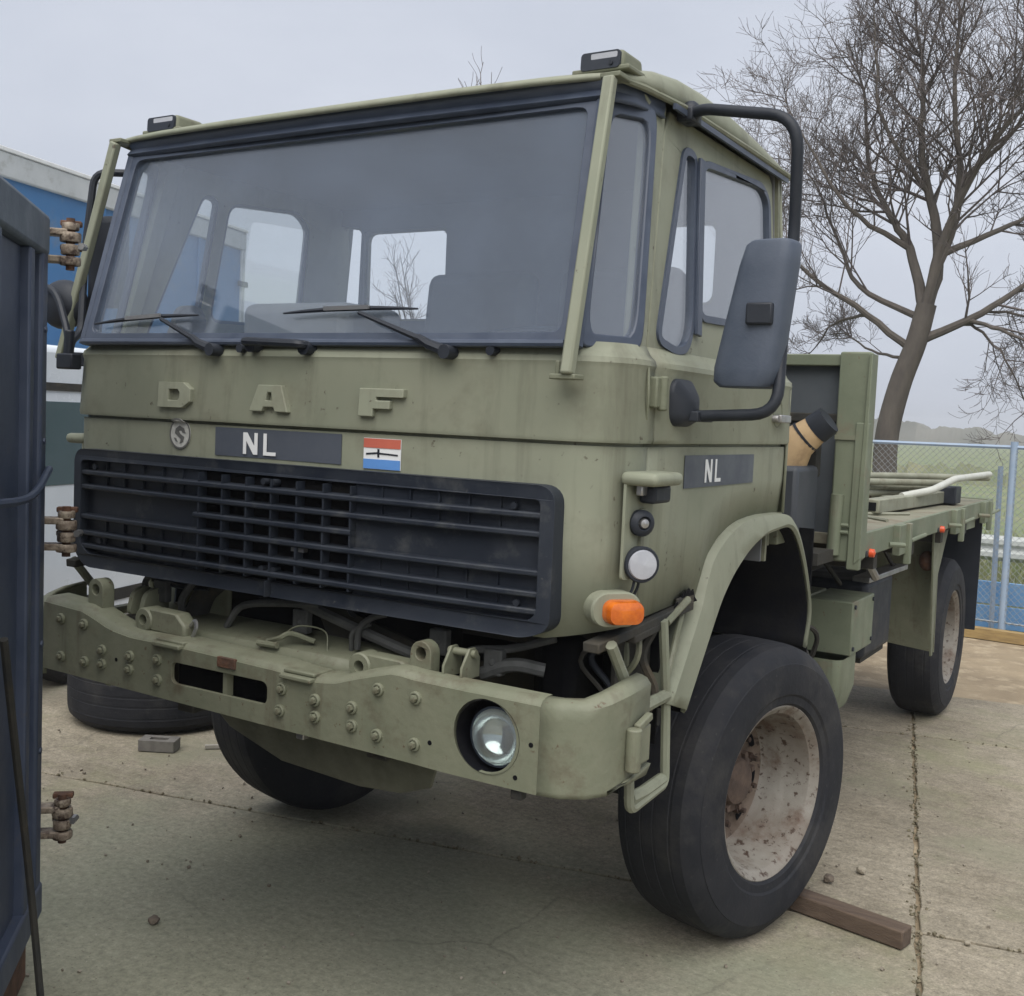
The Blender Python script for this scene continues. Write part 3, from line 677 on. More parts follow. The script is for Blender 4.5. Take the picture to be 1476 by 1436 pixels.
MB().plate([(CX0-.03, 1.33), (CX1+.03, 1.33), (CX1+.03, 1.70), (CX0-.03, 1.70)], [], gf(-.046), .006).build('radiator_core', DARK, grille, smooth=0)
MB().box((.09, GY+.03, 1.462), (.05, .02, .012)).build('bright_tag', STEEL, grille)

# ---- windscreen, header, roof
def ws(x, z, d, top=.935, bot=.972):
    t = (z-2.09)/.67; return (x*(bot+(top-bot)*t)/bot, -1.418+.168*t+d, z)
o_ = rpoly([(-.985, 2.078), (.985, 2.078), (.985, 2.775), (-.985, 2.775)], .03); i_ = rpoly([(-.94, 2.118), (.94, 2.118), (.94, 2.742), (-.94, 2.742)], .035)
seal = MB().plate(o_, [i_], lambda x, z, d: ws(x, z, d-.012), .03).build('windscreen_seal', SEAL, truck, bevel=.007)
MB().plate([(-.95, 2.108), (.95, 2.108), (.95, 2.752), (-.95, 2.752)], [], lambda x, z, d: ws(x, z, d+.002), .006).build('windscreen', WSGLASS, truck, smooth=0)
o_ = [(-.98, 2.082), (.98, 2.082), (.98, 2.10), (-.98, 2.10)]
MB().tube([ws(x, 2.088, -.02) for x in (-.96, -.5, 0, .5, .96)], .011, 8).build('seal_bead', SEAL, truck)
# wrap-round corner panes
for s in (1, -1):
    A0, B0, A1, B1 = Vector((.985, -1.405, 2.09)), Vector((1.082, -1.215, 2.09)), Vector((.945, -1.235, 2.765)), Vector((1.032, -1.085, 2.765))
    def cf(u, v, d):
        p = A0.lerp(B0, u).lerp(A1.lerp(B1, u), v); n = (B0-A0).cross(Vector((0, 0, 1))).normalized(); p = p-n*d
        return (s*p.x, p.y, p.z)
    oo = rpoly([(0, -.01), (1, -.01), (1, 1.0), (0, 1.0)], .12); ii = rpoly([(.12, .045), (.86, .045), (.86, .945), (.12, .945)], .13, 5)
    MB().plate(oo, [ii], cf, .03).build('corner_pane_seal', SEAL, truck, bevel=.006)
    MB().plate([(.05, .01), (.95, .01), (.95, .98), (.05, .98)], [], lambda u, v, d: cf(u, v, d+.012), .005).build('corner_pane', SDGLASS, truck, smooth=0)
    MB().tube([(s*.978, -1.415, 2.08), (s*.942, -1.244, 2.77)], .022, 8).build('corner_post', SEAL, truck)
# header band under the roof lip (dark rubber strip) and the roof
hb = MB(); hpl = [(s_*x, y) for s_, x, y in ((-1, 1.03, -1.03), (-1, 1.005, -1.17), (-1, .95, -1.262), (-1, .5, -1.275), (1, 0, -1.28), (1, .5, -1.275), (1, .95, -1.262), (1, 1.005, -1.17), (1, 1.03, -1.03))]
hb.grid([[(x, y, 2.755) for x, y in hpl], [(x*.998, y-.012, 2.765) for x, y in hpl], [(x*.995, y+.005, 2.785) for x, y in hpl], [(x, y-.014, 2.812) for x, y in hpl]])
hb.build('header_strip', SEAL, truck, solid=.02)
def roof():
    b = MB(); rows = []
    ys = [-1.315, -1.305, -1.27, -1.2, -1.1, -.93, -.74, -.54, -.35, -.2, -.04, .05, .085, .092]
    hs_ = [0, .013, .024, .044, .066, .090, .100, .095, .082, .064, .040, .022, .010, 0]
    fx_ = [1, .998, .99, .975, .95, .9, .75, .5, .25, 0]; fh_ = [0, .42, .72, .90, .98, 1.02, 1.1, 1.16, 1.2, 1.21]
    fx_ = [-v for v in fx_]+fx_[::-1][1:]; fh_ = fh_+fh_[::-1][1:]
    for y, h in zip(ys, hs_):
        f = min(1, max(0, (y+1.315)/.25)); hw = .985+.055*f**.5
        rows.append([(u*hw, y+.045*abs(u)**6*(1-f), 2.810+h*q) for u, q in zip(fx_, fh_)])
    b.grid(rows)
    return b.build('roof', OLIVE, truck, solid=.012, smooth=60)
rf = roof()
for s in (1, -1):
    MB().tube([(s*.985, -1.285, 2.808), (s*1.02, -1.16, 2.806), (s*1.045, -.95, 2.806), (s*1.05, -.4, 2.808), (s*1.048, .04, 2.808)], .010, 8).build('gutter', OLIVE_D, rf)
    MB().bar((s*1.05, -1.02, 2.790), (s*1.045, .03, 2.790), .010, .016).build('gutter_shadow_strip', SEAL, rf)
# marker lamps on the roof corners
for x0, x1 in ((.862, 1.0), (-.87, -.715)):
    xm = (x0+x1)/2; b = MB().box((xm, -1.19, 2.862), (x1-x0, .13, .056), None, .93)
    lm = b.build('roof_marker_lamp', OLIVE_D, truck, bevel=.012, seg=3)
    MB().box((xm, -1.20, 2.838), (x1-x0+.035, .12, .014)).build('lamp_base', OLIVE_D, lm, bevel=.004)
    MB().plate(rrect(x0+.01, 2.838, x1-.01, 2.886, .01), [rrect(x0+.04, 2.866, x1-.018, 2.881, .004)], lambda x, z, d: (x, -1.262+(z-2.85)*.06+d, z), .01).build('lamp_face', GRILLE, lm, bevel=.002)
    MB().box(((x0+x1)/2+.013, -1.254, 2.8735), (x1-x0-.055, .012, .018)).build('lens', LENSW, lm)
    MB().cyl((x1-.035, -1.258, 2.852), (x1-.035, -1.266, 2.852), .006, 8).build('screw', BLACK, lm)
# rear wall of the cab with its windows
rw = [rpoly([(-1.035, 2.32), (-.90, 2.32), (-.89, 2.70), (-1.0, 2.715)], .03), rpoly([(-.85, 2.30), (-.42, 2.30), (-.42, 2.68), (-.85, 2.68)], .04), rpoly([(.55, 2.35), (.80, 2.35), (.80, 2.64), (.55, 2.64)], .04)]
MB().plate([(-1.06, 1.4), (1.06, 1.4), (1.06, 2.2), (1.025, 2.83), (-1.025, 2.83), (-1.06, 2.2)], rw, lambda x, z, d: (x, -.020+d, z), .02).build('cab_rear_wall', OLIVE_D, truck)
MB().plate([(-1.05, 1.4), (1.05, 1.4), (1.05, 2.2), (1.015, 2.82), (-1.015, 2.82), (-1.05, 2.2)], [rpoly([(-1.04, 2.31), (-.885, 2.31), (-.875, 2.71), (-1.005, 2.72)], .02), rrect(-.86, 2.29, -.41, 2.69, .02), rrect(.54, 2.34, .81, 2.65, .02)], lambda x, z, d: (x, -.040+d, z), .012).build('rear_lining', INTER, truck)
for s in (1, -1):   # rear corners of the cab shell
    MB().grid([[(s*(W+.012), DOORR+.006, z), (s*(W+.0), DOORR+.03, z), (s*(W-.05), DOORR+.05, z), (s*.9, DOORR+.05, z)] for z in (1.58, 1.84, 2.06)]).build('cab_rear_corner', OLIVE, truck, solid=.01)
    e = .02 if s < 0 else .045
    MB().grid([[(s*(side_x(z)-.005), DOORR-.004, z), (s*(side_x(z)-.010), DOORR-.004+e*.6, z), (s*(side_x(z)-.02), DOORR-.004+e, z)] for z in (2.06, 2.10, 2.5, 2.80)]).build('cab_rear_edge', OLIVE, truck, solid=.008)
MB().plate([(-1.04, 1.45), (1.04, 1.45), (1.04, 2.06), (-1.04, 2.06)], [], lambda x, z, d: (x, DOORR+.02+d, z), .02).build('cab_back_panel', OLIVE_D, truck)
# inside the cab
MB().box((0, -1.20, 2.03), (1.98, .34, .10)).build('dashboard', INTER, truck, bevel=.03, seg=3)
MB().box((-.25, -1.0, 2.13), (.48, .32, .23)).build('engine_cover', INTER, truck, bevel=.04, seg=3)
MB().box((0, -.6, 1.52), (2.1, 1.0, .06)).build('cab_floor', DARK, truck)
MB().box((0, -.62, 2.79), (1.9, 1.1, .02)).build('headliner', INTER, truck)
for x in (-.10, .52):
    st = MB().box((x, -.42, 1.83), (.52, .5, .16)).build('seat', INTER, truck, bevel=.05, seg=3)
    MB().box((x, -.24, 2.16), (.50, .12, .60), Matrix.Rotation(-.12, 3, 'X')).build('backrest', INTER, st, bevel=.05, seg=3)
wc = Vector((.48, -.98, 2.10)); wa = Vector((0, -.35, .94)).normalized(); wu = Vector((1, 0, 0)); ww = wa.cross(wu)
b = MB(); ring = [wc+(wu*cos(2*pi*k/32)+ww*sin(2*pi*k/32))*.24 for k in range(33)]; b.tube(ring, .014, 8, False)
for a in (.5, 2.6, 4.7): b.tube([wc, wc+(wu*cos(a)+ww*sin(a))*.24], .01, 6)
b.cyl(wc+wa*.01, wc-wa*.45, .03, 10); b.build('steering_wheel', BLACK, truck)
# sun visor, mirror-shaped shade in the far door window
MB().plate(rpoly([(-1.06, 2.09), (-.93, 2.09), (-.86, 2.2), (-.90, 2.27), (-1.0, 2.26)], .04), [], lambda y, z, d: (-.96-d, y, z), .03).build('inner_shade', INTER, truck)
# ---- wipers, handles, grab rods
for px, tip, b0, b1 in ((-.297, (-.565, 2.163), (-.915, 2.150), (-.413, 2.176)), (.601, (.27, 2.175), (-.042, 2.178), (.467, 2.186))):
    yw = lambda z, o=.03: ws(0, z, 0)[1]-o
    w_ = MB().tube([(px, fyz(px, 2.07, .028), 2.062), (px-.06, fyz(px, 2.07, .034), 2.082), (px-.10, yw(2.11, .045), 2.102)], [.017, .015, .011], 8)
    w_.tube([(px-.09, yw(2.1, .045), 2.097), (tip[0], yw(tip[1], .04), tip[1])], [.010, .0065], 6); w_.cyl((px, fyz(px, 2.06, -.0), 2.062), (px, fyz(px, 2.06, .045), 2.062), .020, 12)
    w_ = w_.build('wiper_arm', BLACK, truck)
    P = [Vector((b0[0]+(b1[0]-b0[0])*k/6, yw(b0[1]+(b1[1]-b0[1])*k/6+.01*sin(pi*k/6), .022), b0[1]+(b1[1]-b0[1])*k/6+.008*sin(pi*k/6))) for k in range(7)]
    MB().tube(P, [.003, .006, .0075, .0085, .0075, .006, .003], 6).build('blade', BLACK, w_)
    MB().bar(P[2]+Vector((0, -.012, .002)), P[4]+Vector((0, -.012, .002)), .008, .012).build('blade_bridge', STEEL, w_)
h = MB().tube(bend([(-.146, fyz(0, 2.08, .0), 2.085), (-.146, fyz(0, 2.08, .05), 2.088), (.088, fyz(0, 2.08, .05), 2.080), (.088, fyz(0, 2.08, 0), 2.077)], .02), .013, 8)
h.cyl((-.135, fyz(0, 2.08, -.01), 2.077), (-.135, fyz(0, 2.08, .03), 2.077), .022, 10); h.cyl((.083, fyz(0, 2.08, -.01), 2.070), (.083, fyz(0, 2.08, .03), 2.070), .022, 10)
h.build('front_grab_handle', BLACK, truck)
for x in (-.188, .734): MB().cyl((x, fyz(x, 2.066, -.01), 2.068), (x, fyz(x, 2.066, .022), 2.068), .014, 10).build('washer_jet', BLACK, truck)
for s in (1, -1):
    top = Vector((s*.985, -1.30, 2.80)); bot = Vector((s*1.00, -1.49, 2.005))
    if s < 0: top = Vector((-.965, -1.31, 2.80)); bot = Vector((-1.235, -1.325, 2.03))
    r_ = MB().bar(top, bot, .034, .03, (0, -1, 0))
    rod = r_.build('grab_rod', OLIVE, truck, bevel=.006)
    if s > 0: MB().box((.985, -1.465, 2.0), (.075, .055, .014)).box((.955, -1.45, 2.022), (.012, .03, .04)).build('rod_foot', OLIVE_D, rod, bevel=.003)
    else: MB().bar((-1.225, -1.32, 2.035), (-1.06, -1.29, 2.03), .03, .05).build('rod_foot', BLACK, rod, bevel=.003); 
    MB().box((top.x, top.y+.03, 2.807), (.06, .07, .014)).build('rod_top_bracket', OLIVE_D, rod, bevel=.003)

# ---- near mirror
mp = [(1.035, -.90, 2.792), (1.10, -.93, 2.80), (1.40, -.985, 2.735), (1.40, -1.015, 1.93), (1.12, -.975, 1.915)]
mir = MB().tube(bend(mp[:3]+[(1.385, -.915, 2.42), (1.385, -.97, 2.1)]+mp[3:], .09, 6), .0165, 10).build('mirror_arm', BLACK, truck); mir['label'] = 'black tubular mirror arm beside the door'
def mhouse():
    # housing: rounded box, a bit wider at the foot, seen from its curved back
    b = MB(); c = Vector((1.322, -.985, 2.205)); rows = []
    for z, k in ((-.205, .74), (-.19, .93), (-.15, .98), (0, .90), (.13, .82), (.185, .74), (.198, .6)):
        row = []
        for q in range(20):
            a = 2*pi*q/20; x = .096*k*math.copysign(abs(cos(a))**.5, cos(a))+.02*(1-k)+.15*z; y = .055*math.copysign(abs(sin(a))**.6, sin(a))*(1. if sin(a) > 0 else 1.1)*(.6+.4*k)
            row.append(c+Matrix.Rotation(-.12, 3, 'Z') @ Vector((x, y, z)))
        rows.append(row)
    b.grid(rows, True); b.f.append(tuple(range(20))); n = len(b.v); b.f.append(tuple(range(n-20, n)))
    return b
ho = mhouse().build('mirror_housing', mat('mirror_plastic', (.055, .07, .1), (.072, .088, .12), rough=.6, scale=14, bump=.08, bscale=120), mir, bevel=.008)
MB().box((1.345, -1.045, 2.20), (.075, .03, .06)).build('mirror_clamp', BLACK, mir, bevel=.006)
MB().box((1.318, -.924, 2.205), (.14, .004, .32), Matrix.Rotation(.15, 3, 'Y')).build('mirror_glass', CHROME, mir)
MB().sphere((1.05, -.90, 2.80), (.03, .035, .035), 12, 8).box((1.045, -.90, 2.79), (.05, .075, .04)).build('mirror_top_bracket', BLACK, mir, bevel=.006)
lb = MB(); rows = []
for x, k in ((W+.0, 1.), (W+.022, .96), (W+.05, .6), (W+.062, .25)):
    rows.append([(x, -.985+.085*k*u, 1.952+.07*k*v-(.012 if k < .9 else 0)) for u, v in rrect(-1, -1, 1, 1, .55, 4)])
lb.grid(rows, True); lb.f.append(tuple(range(len(lb.v)-len(rows[0]), len(lb.v))))
lb.box((W+.05, -.955, 1.915), (.06, .12, .03)); lb.build('mirror_foot', BLACK, mir, bevel=.004)
# ---- far mirrors
fm = MB().tube(bend([(-1.03, -1.20, 2.72), (-1.14, -1.26, 2.72), (-1.16, -1.28, 2.45), (-1.10, -1.34, 2.13), (-1.062, -1.41, 2.09), (-1.055, -1.42, 2.03)], .05), .014, 8).build('mirror_arm', BLACK, truck); fm['label'] = 'far black mirror arm'
MB().box((-1.13, -1.20, 2.40), (.16, .07, .34), Matrix.Rotation(.2, 3, 'Z')).build('mirror_housing', BLACK, fm, bevel=.03, seg=3)
MB().box((-1.035, -1.438, 2.018), (.085, .045, .055)).cyl((-1.058, -1.425, 2.0), (-1.056, -1.42, 2.13), .018, 10).build('mirror_foot', BLACK, fm, bevel=.006)
MB().tube(cr([(-1.06, -1.42, 2.08), (-1.11, -1.40, 2.16), (-1.20, -1.38, 2.27), (-1.36, -1.37, 2.315)], 5), .013, 8).build('front_mirror_arm', BLACK, fm)
MB().sphere((-1.25, -1.30, 2.235), (.12, .06, .092), 20, 12).build('front_mirror_bowl', BLACK, fm)

# ---- lamp bracket on the near corner, and its twin
for s in (1, -1):
    lp = lambda y, z, d, s=s: (s*(W+.028-d-max(0, -1.27-y)*.25), y, z)
    br = MB().plate(rpoly([(-1.325, 1.47), (-1.20, 1.47), (-1.175, 1.70), (-1.185, 1.735), (-1.325, 1.735)], .012), [], lp, .008).build('lamp_bracket', OLIVE, truck, bevel=.002)
    MB().box((s*(W+.005), -1.24, 1.6), (.05, .02, .12)).build('bracket_stay', OLIVE_D, br)
    cap = MB().box((s*(W+.05), -1.24, 1.742), (.11, .185, .036)).build('bracket_hood', OLIVE, br, bevel=.016, seg=3)
    MB().box((s*(W+.05), -1.215, 1.70), (.05, .11, .05)).build('hood_block', BLACK, br, bevel=.01)
    MB().box((s*(W+.04), -1.275, 1.712), (.02, .05, .03)).build('clip', STEEL, br, bevel=.004)
    MB().lathe([(0, .036), (.02, .036), (.03, .028), (.032, .02), (.02, .014), (.02, 0)], (s*(W+.028), -1.262, 1.622), (s*.8, -.6, 0), 20).build('blackout_lamp', BLACK, br)
    MB().lathe([(.018, .016), (.030, .012), (.034, 0)], (s*(W+.03), -1.262, 1.622), (s*.8, -.6, 0), 16).build('lamp_button', STEEL, br)
    MB().lathe([(-.01, .045), (.03, .050), (.036, .047), (.036, .041)], (s*(W+.03), -1.262, 1.512), (s*.72, -.69, 0), 24).build('lamp_housing', BLACK, br)
    MB().lathe([(.030, .043), (.042, .038), (.046, .0)], (s*(W+.03), -1.262, 1.512), (s*.72, -.69, 0), 24).build('white_lens', LENSW, br)
    for dy in (-.02, .012): MB().tube(cr([(s*(W+.03), -1.255+dy, 1.475), (s*(W+.026), -1.262+dy, 1.44), (s*(W+.012), -1.27+dy, 1.41)], 4), .004, 6).build('cable', BLACK, br)
    # turn signal
    ti = MB(); c = Vector((s*(W-.012), -1.325, 1.392)); ax = Vector((s*.78, -.62, 0)).normalized(); u = ax.cross(Vector((0, 0, 1))).normalized()
    rows = []
    for a, k in ((-.02, 1.), (.03, 1.), (.036, .93), (.036, .8)): rows.append([c+ax*a+u*(p[0]*k)+Vector((0, 0, p[1]*k)) for p in rrect(-.074, -.047, .074, .047, .045, 6)])
    ti.grid(rows, True); ti.f.append(tuple(range(len(ti.v)-len(rows[0]), len(ti.v))))
    ti = ti.build('turn_signal', OLIVE, truck)
    ln = MB(); rows = []
    for a, k in ((.03, 1.), (.06, .98), (.075, .88), (.08, .5)): rows.append([c+ax*a+u*(p[0]*k-.012*s)+Vector((0, 0, p[1]*k-.003)) for p in rrect(-.055, -.033, .055, .033, .026, 6)])
    ln.grid(rows, True); ln.f.append(tuple(range(len(ln.v)-len(rows[0]), len(ln.v)))); ln.build('orange_lens', ORANGE, ti)

# ---- front fenders
FP = [(-.99, 1.07), (-.86, 1.20), (-.735, 1.335), (-.70, 1.40), (-.64, 1.482), (-.474, 1.558), (-.285, 1.583), (-.096, 1.585), (.06, 1.578), (.17, 1.55), (.27, 1.47), (.375, 1.335), (.45, 1.175), (.425, 1.02)]
FQ = [(-.81, 1.01), (-.70, 1.155), (-.586, 1.297), (-.52, 1.35), (-.43, 1.40), (-.30, 1.46), (-.166, 1.504), (-.02, 1.52), (.08, 1.525), (.16, 1.51), (.25, 1.44), (.353, 1.316), (.433, 1.167), (.40, 1.03)]
for s in (1, -1):
    FQ_ = [(p[0]+(q[0]-p[0])*(.78 if i < 9 else 1), p[1]+(q[1]-p[1])*(.78 if i < 9 else 1)) for i, (p, q) in enumerate(zip(FP, FQ))]
    P = cr([(0, *p) for p in FP], 4); Q = cr([(0, *p) for p in FQ_], 4)
    fx = lambda k: W-.02
    n = len(P); b = MB()
    dxp = [.035*max(0, 1-k/9) for k in range(n)]
    rows = [[(s*(.72 if k > 10 else .98), p.y, p.z) for k, p in enumerate(P)], [(s*(W-.015+dxp[k]), p.y, p.z) for k, p in enumerate(P)], [(s*(W+.012+dxp[k]*.6), p.y*.9+q.y*.1, p.z*.9+q.z*.1) for k, (p, q) in enumerate(zip(P, Q))],
            [(s*(W+.026), p.y*.45+q.y*.55, p.z*.45+q.z*.55) for p, q in zip(P, Q)], [(s*(W+.030), q.y, q.z) for p, q in zip(P, Q)], [(s*(W+.022), q.y*1.0, q.z-.012) for q in Q], [(s*(W+.01), q.y, q.z-.008) for q in Q]]
    b.grid(rows); fe = b.build('front_fender', OLIVE, truck, solid=.008, smooth=40)
    li = MB().grid([[(s*(W+.012), q.y, q.z-.010) for q in Q], [(s*.66, q.y, q.z-.0) for q in Q], [(s*.64, q.y*.9, q.z-.10) for q in Q]]); li.build('fender_liner', DARK, fe, solid=.006)
    # rusty sill under the nose
    sl = MB().bar((s*(W-.03), -1.40, 1.292), (s*(W-.01), -.80, 1.338), .05, .028).box((s*(W-.0), -.84, 1.352), (.01, .13, .035)).bar((s*(W-.01), -1.2, 1.288), (s*(W-.01), -1.02, 1.302), .035, .022)
    sl.build('nose_sill', CHASS, truck, bevel=.004)
    MB().plate([(-.93, 1.34), (-.90, 1.362), (-.875, 1.368), (-.86, 1.385), (-.84, 1.378), (-.82, 1.392), (-.80, 1.380), (-.785, 1.385), (-.77, 1.36), (-.75, 1.345)], [], lambda y, z, d, s=s: (s*(W+.0045-d), y, z), .004).build('rust_hole', DARK, truck, smooth=0)

# ---- wheels
TYP = [(-.135, .305), (-.158, .325), (-.168, .38), (-.166, .44), (-.152, .49), (-.13, .516), (-.122, .524), (-.09, .5315), (-.088, .5305), (-.08, .5305), (-.078, .5325), (-.03, .534), (-.028, .5325), (-.02, .5325), (-.018, .534),
       (.018, .534), (.02, .5325), (.028, .5325), (.03, .534), (.078, .5325), (.08, .5305), (.088, .5305), (.09, .5315), (.122, .524), (.13, .516), (.152, .49), (.160, .47), (.163, .468), (.166, .44), (.168, .38), (.166, .36), (.160, .352), (.158, .325), (.135, .305), (.10, .295), (-.10, .295)]
tyre_me = MB().lathe(TYP, n=80, closed=True).mesh('tyre', RUBBER, 25)
RIMP = [(.128, .300), (.134, .318), (.146, .320), (.150, .313), (.146, .304), (.134, .296), (.126, .284), (.11, .279), (.06, .277), (.03, .268), (.015, .262), (-.025, .258), (-.055, .245), (-.068, .225), (-.072, .19), (-.072, .135), (-.065, .125), (-.035, .118), (-.02, .10), (-.018, .0)]
b = MB().lathe(RIMP, n=56); b.lathe([(-.128, .300), (-.146, .32), (-.13, .29), (-.05, .275), (.05, .276)], n=40)
rim_me = b.mesh('wheel', RIM, 35)
b = MB().cyl((-.055, 0, 0), (-.018, 0, 0), .018, 6).cyl((-.02, 0, 0), (.005, 0, 0), .010, 8); nut_me = b.mesh('wheel_nut', mat('rusty_nut', (.075, .045, .032), (.04, .028, .022), rough=.85, scale=30), 30)
b = MB().lathe([(-.04, .122), (-.015, .118), (-.01, .09), (.012, .08), (.02, .06), (.022, 0)], n=24)
for k in range(8): b.box((-.006, .104*cos(k*pi/4), .104*sin(k*pi/4)), (.02, .02, .02))
hub_me = b.mesh('hub_cap', mat('rusty_hub', (.11, .075, .055), (.06, .042, .034), rough=.85, scale=12, bump=.4, bscale=50), 35)
disc_me = MB().lathe([(-.052, .2455), (-.062, .232), (-.066, .222), (-.069, .19), (-.069, .137), (-.061, .127), (-.036, .1205)], n=48).mesh('wheel_disc', mat('rusty_disc', (.17, .13, .10), (.095, .068, .05), rough=.8, scale=7, bump=.35, bscale=40, chips=((.04, .026, .02), 26, .56, .62, .9)), 35)
hole_me = MB().lathe([(-.063, .027), (-.0625, .0)], ax=(1, 0, 0), n=12).mesh('hand_hole', DARK, 30)
def wheel(x, y, s, steer):
    w_ = bpy.data.objects.new('wheel', rim_me); COL.objects.link(w_); w_.parent = truck; k_ = 1.03 if y < 2 else 1.; w_.location = (x, y, .534*k_); w_.scale = (1.09 if y < 2 else 1., k_, k_)
    w_.rotation_euler = (RAD(17*s), 0, (0 if s > 0 else pi)+steer)
    for nm, me in (('tyre', tyre_me), ('hub_cap', hub_me), ('wheel_disc', disc_me)):
        o = bpy.data.objects.new(nm, me); COL.objects.link(o); o.parent = w_
    for k in range(9):
        o = bpy.data.objects.new('hand_hole', hole_me); COL.objects.link(o); o.parent = w_; a = k*2*pi/9+.2; o.location = (0, .223*cos(a), .223*sin(a))
    for k in range(10):
        o = bpy.data.objects.new('wheel_nut', nut_me); COL.objects.link(o); o.parent = w_; a = 2*pi*k/10; o.location = (-.022, .168*cos(a), .168*sin(a))
STEER = -.237
wheel(1.0, 0, 1, STEER); wheel(-1.075, .05, -1, STEER); wheel(.935, 3.93, 1, 0); wheel(-.935, 3.93, -1, 0)

# ---- bumper
def ztop(x):
    T = [(-1.2, 1.19), (-1.0, 1.178), (-.80, 1.168), (-.74, 1.152), (-.66, 1.125), (-.55, 1.112), (-.37, 1.114), (.08, 1.104), (.24, 1.094), (.31, 1.10), (.42, 1.135), (.53, 1.165), (.60, 1.158), (.74, 1.156), (1.0, 1.155), (1.2, 1.165)]
    for (a, za), (b_, zb_) in zip(T, T[1:]):
        if a <= x <= b_: return za+(zb_-za)*(x-a)/(b_-a)
    return 1.165
def zbot(x): return .937-.012*(x+.4) if x < .7 else .922
YB = -1.55
top = [(x, ztop(x)) for x in [1.0-k*.04 for k in range(51)]]; bot = [(x, zbot(x)) for x in [-1.0+k*.1 for k in range(21)]]
b = MB().plate(top+bot, [circ(.835, 1.047, .099, 32), rrect(-.358, .994, .058, 1.064, .022, 4)], lambda x, z, d: (x, YB+d, z), .014)
bumper = b.build('bumper', OLIVE_D, truck, bevel=.004); bumper['label'] = 'heavy olive steel bumper with bolts and round lamp openings'
# top flange, lower lip and the wrapped ends
xs = [-1.0+k*.04 for k in range(51)]
MB().grid([[(x, YB+.001, ztop(x)-.004) for x in xs], [(x, YB+.012, ztop(x)+.012) for x in xs], [(x, YB+.03, ztop(x)+.018) for x in xs], [(x, YB+(.10 if x < .56 else .062), ztop(x)+.02) for x in xs], [(x, YB+(.10 if x < .56 else .062), ztop(x)-.01) for x in xs]]).build('top_flange', OLIVE_D, bumper, smooth=60)
for s in (1, -1):
    path = [(1.0, YB), (1.06, YB+.012), (1.115, YB+.05), (1.148, YB+.11), (1.165, YB+.18), (1.172, YB+.30)]
    rows = []
    for z, dy in ((None, 0), (.935, 0), (1.0, 0), (1.12, 0), (1.151, -.001), (1.167, .012), (1.173, .028), (1.175, .045)):
        row = []
        for k, (x, y) in enumerate(path):
            nx = [0, .35, .7, .92, 1, 1][k]; ny = [-1, -.9, -.7, -.35, 0, 0][k]
            zz = (.922 if k < 4 else .930+.02*(k-3)) if z is None else z
            row.append((s*(x-nx*dy), y-ny*dy, zz+(.012*max(0, k-2) if z and z > 1.1 else 0)))
        rows.append(row)
    MB().grid(rows).build('bumper_end', OLIVE_D, bumper, solid=.012, smooth=40)
    # pocket plate on the end
    MB().cyl((s*1.183, YB+.185, .975), (s*1.183, YB+.185, 1.09), .021, 12).box((s*1.182, YB+.235, 1.035), (.012, .09, .10)).bar((s*1.183, YB+.20, 1.088), (s*1.185, YB+.275, 1.108), .02, .02).build('end_pocket', OLIVE_D, bumper, bevel=.004)
    if s < 0: continue
    # headlight set back in the opening (near side only)
    cx = .845*s
    MB().lathe([(-.012, .099), (.07, .098), (.075, .02)], (cx, YB+.01, 1.045), (0, 1, 0), 32).build('lamp_bucket', DARK, bumper)
    MB().lathe([(.0, .080), (-.006, .084), (-.012, .082), (-.012, .076), (.0, .074), (.03, .055), (.045, .02), (.046, 0)], (cx+.012, YB+.035, 1.043), (0, 1, 0), 36).build('headlight_bowl', CHROME, bumper)
    rows = [(-.010, .077), (-.018, .06), (-.024, .035), (-.026, 0)]
    MB().lathe(rows, (cx+.012, YB+.035, 1.043), (0, 1, 0), 32).build('headlight_lens', glass('headlight_glass%d' % s, (.8, .85, .85), .18, (.5, .53, .53), 1.1), bumper)
    # lower fixing
    MB().box((s*.93, YB+.03, .905), (.035, .03, .03)).build('lower_clip', CHASS, bumper, bevel=.005)
MB().box((-.135, YB+.03, 1.03), (.014, .03, .09)).build('slot_divider', OLIVE_D, bumper)
MB().box((-.11, YB-.002, 1.098), (.075, .012, .032)).build('rust_patch', RUST, bumper, bevel=.002)
MB().box((-.15, YB+.12, 1.02), (.55, .05, .14)).build('slot_back', DARK, bumper)
bm_ = MB().lathe([(0, .019), (-.008, .019), (-.010, .0165), (-.010, .013)], ax=(0, 1, 0), n=12); bm_.lathe([(-.008, .0115), (-.020, .0105), (-.023, 0)], ax=(0, 1, 0), n=6); bolt_me = bm_.mesh('bolt', OLIVE_D, 30)
for x, z in ((-.904, 1.13), (-.901, .999), (-.783, 1.127), (-.777, .999), (-.689, 1.052), (-.688, 1.005), (-.551, 1.052), (-.553, 1.008), (-.419, 1.061), (-.417, .995), (.119, 1.055), (.113, .988), (.249, 1.043), (.251, .994), (.387, 1.045), (.389, .993), (.479, 1.113), (.609, 1.111), (.48, .982), (.61, .981)):
    o = bpy.data.objects.new('bolt', bolt_me); COL.objects.link(o); o.parent = bumper; o.location = (x, YB, z); o.rotation_euler = (0, random.uniform(0, 1), 0)
for x, z in ((.66, .995), (.935, .955), (.978, 1.05), (-.62, 1.03)): MB().cyl((x, YB-.001, z), (x, YB+.01, z), .007, 8).build('bolt_hole', DARK, bumper)
# steps where plates overlap
MB().box((-.37, YB-.004, 1.116), (.125, .03, .014)).box((-.37, YB+.045, 1.126), (.125, .09, .012)).build('lap_plate', OLIVE_D, bumper, bevel=.004)
MB().box((.18, YB-.004, 1.098), (.12, .03, .014)).box((.18, YB+.045, 1.112), (.12, .09, .012)).build('lap_plate', OLIVE_D, bumper, bevel=.004)
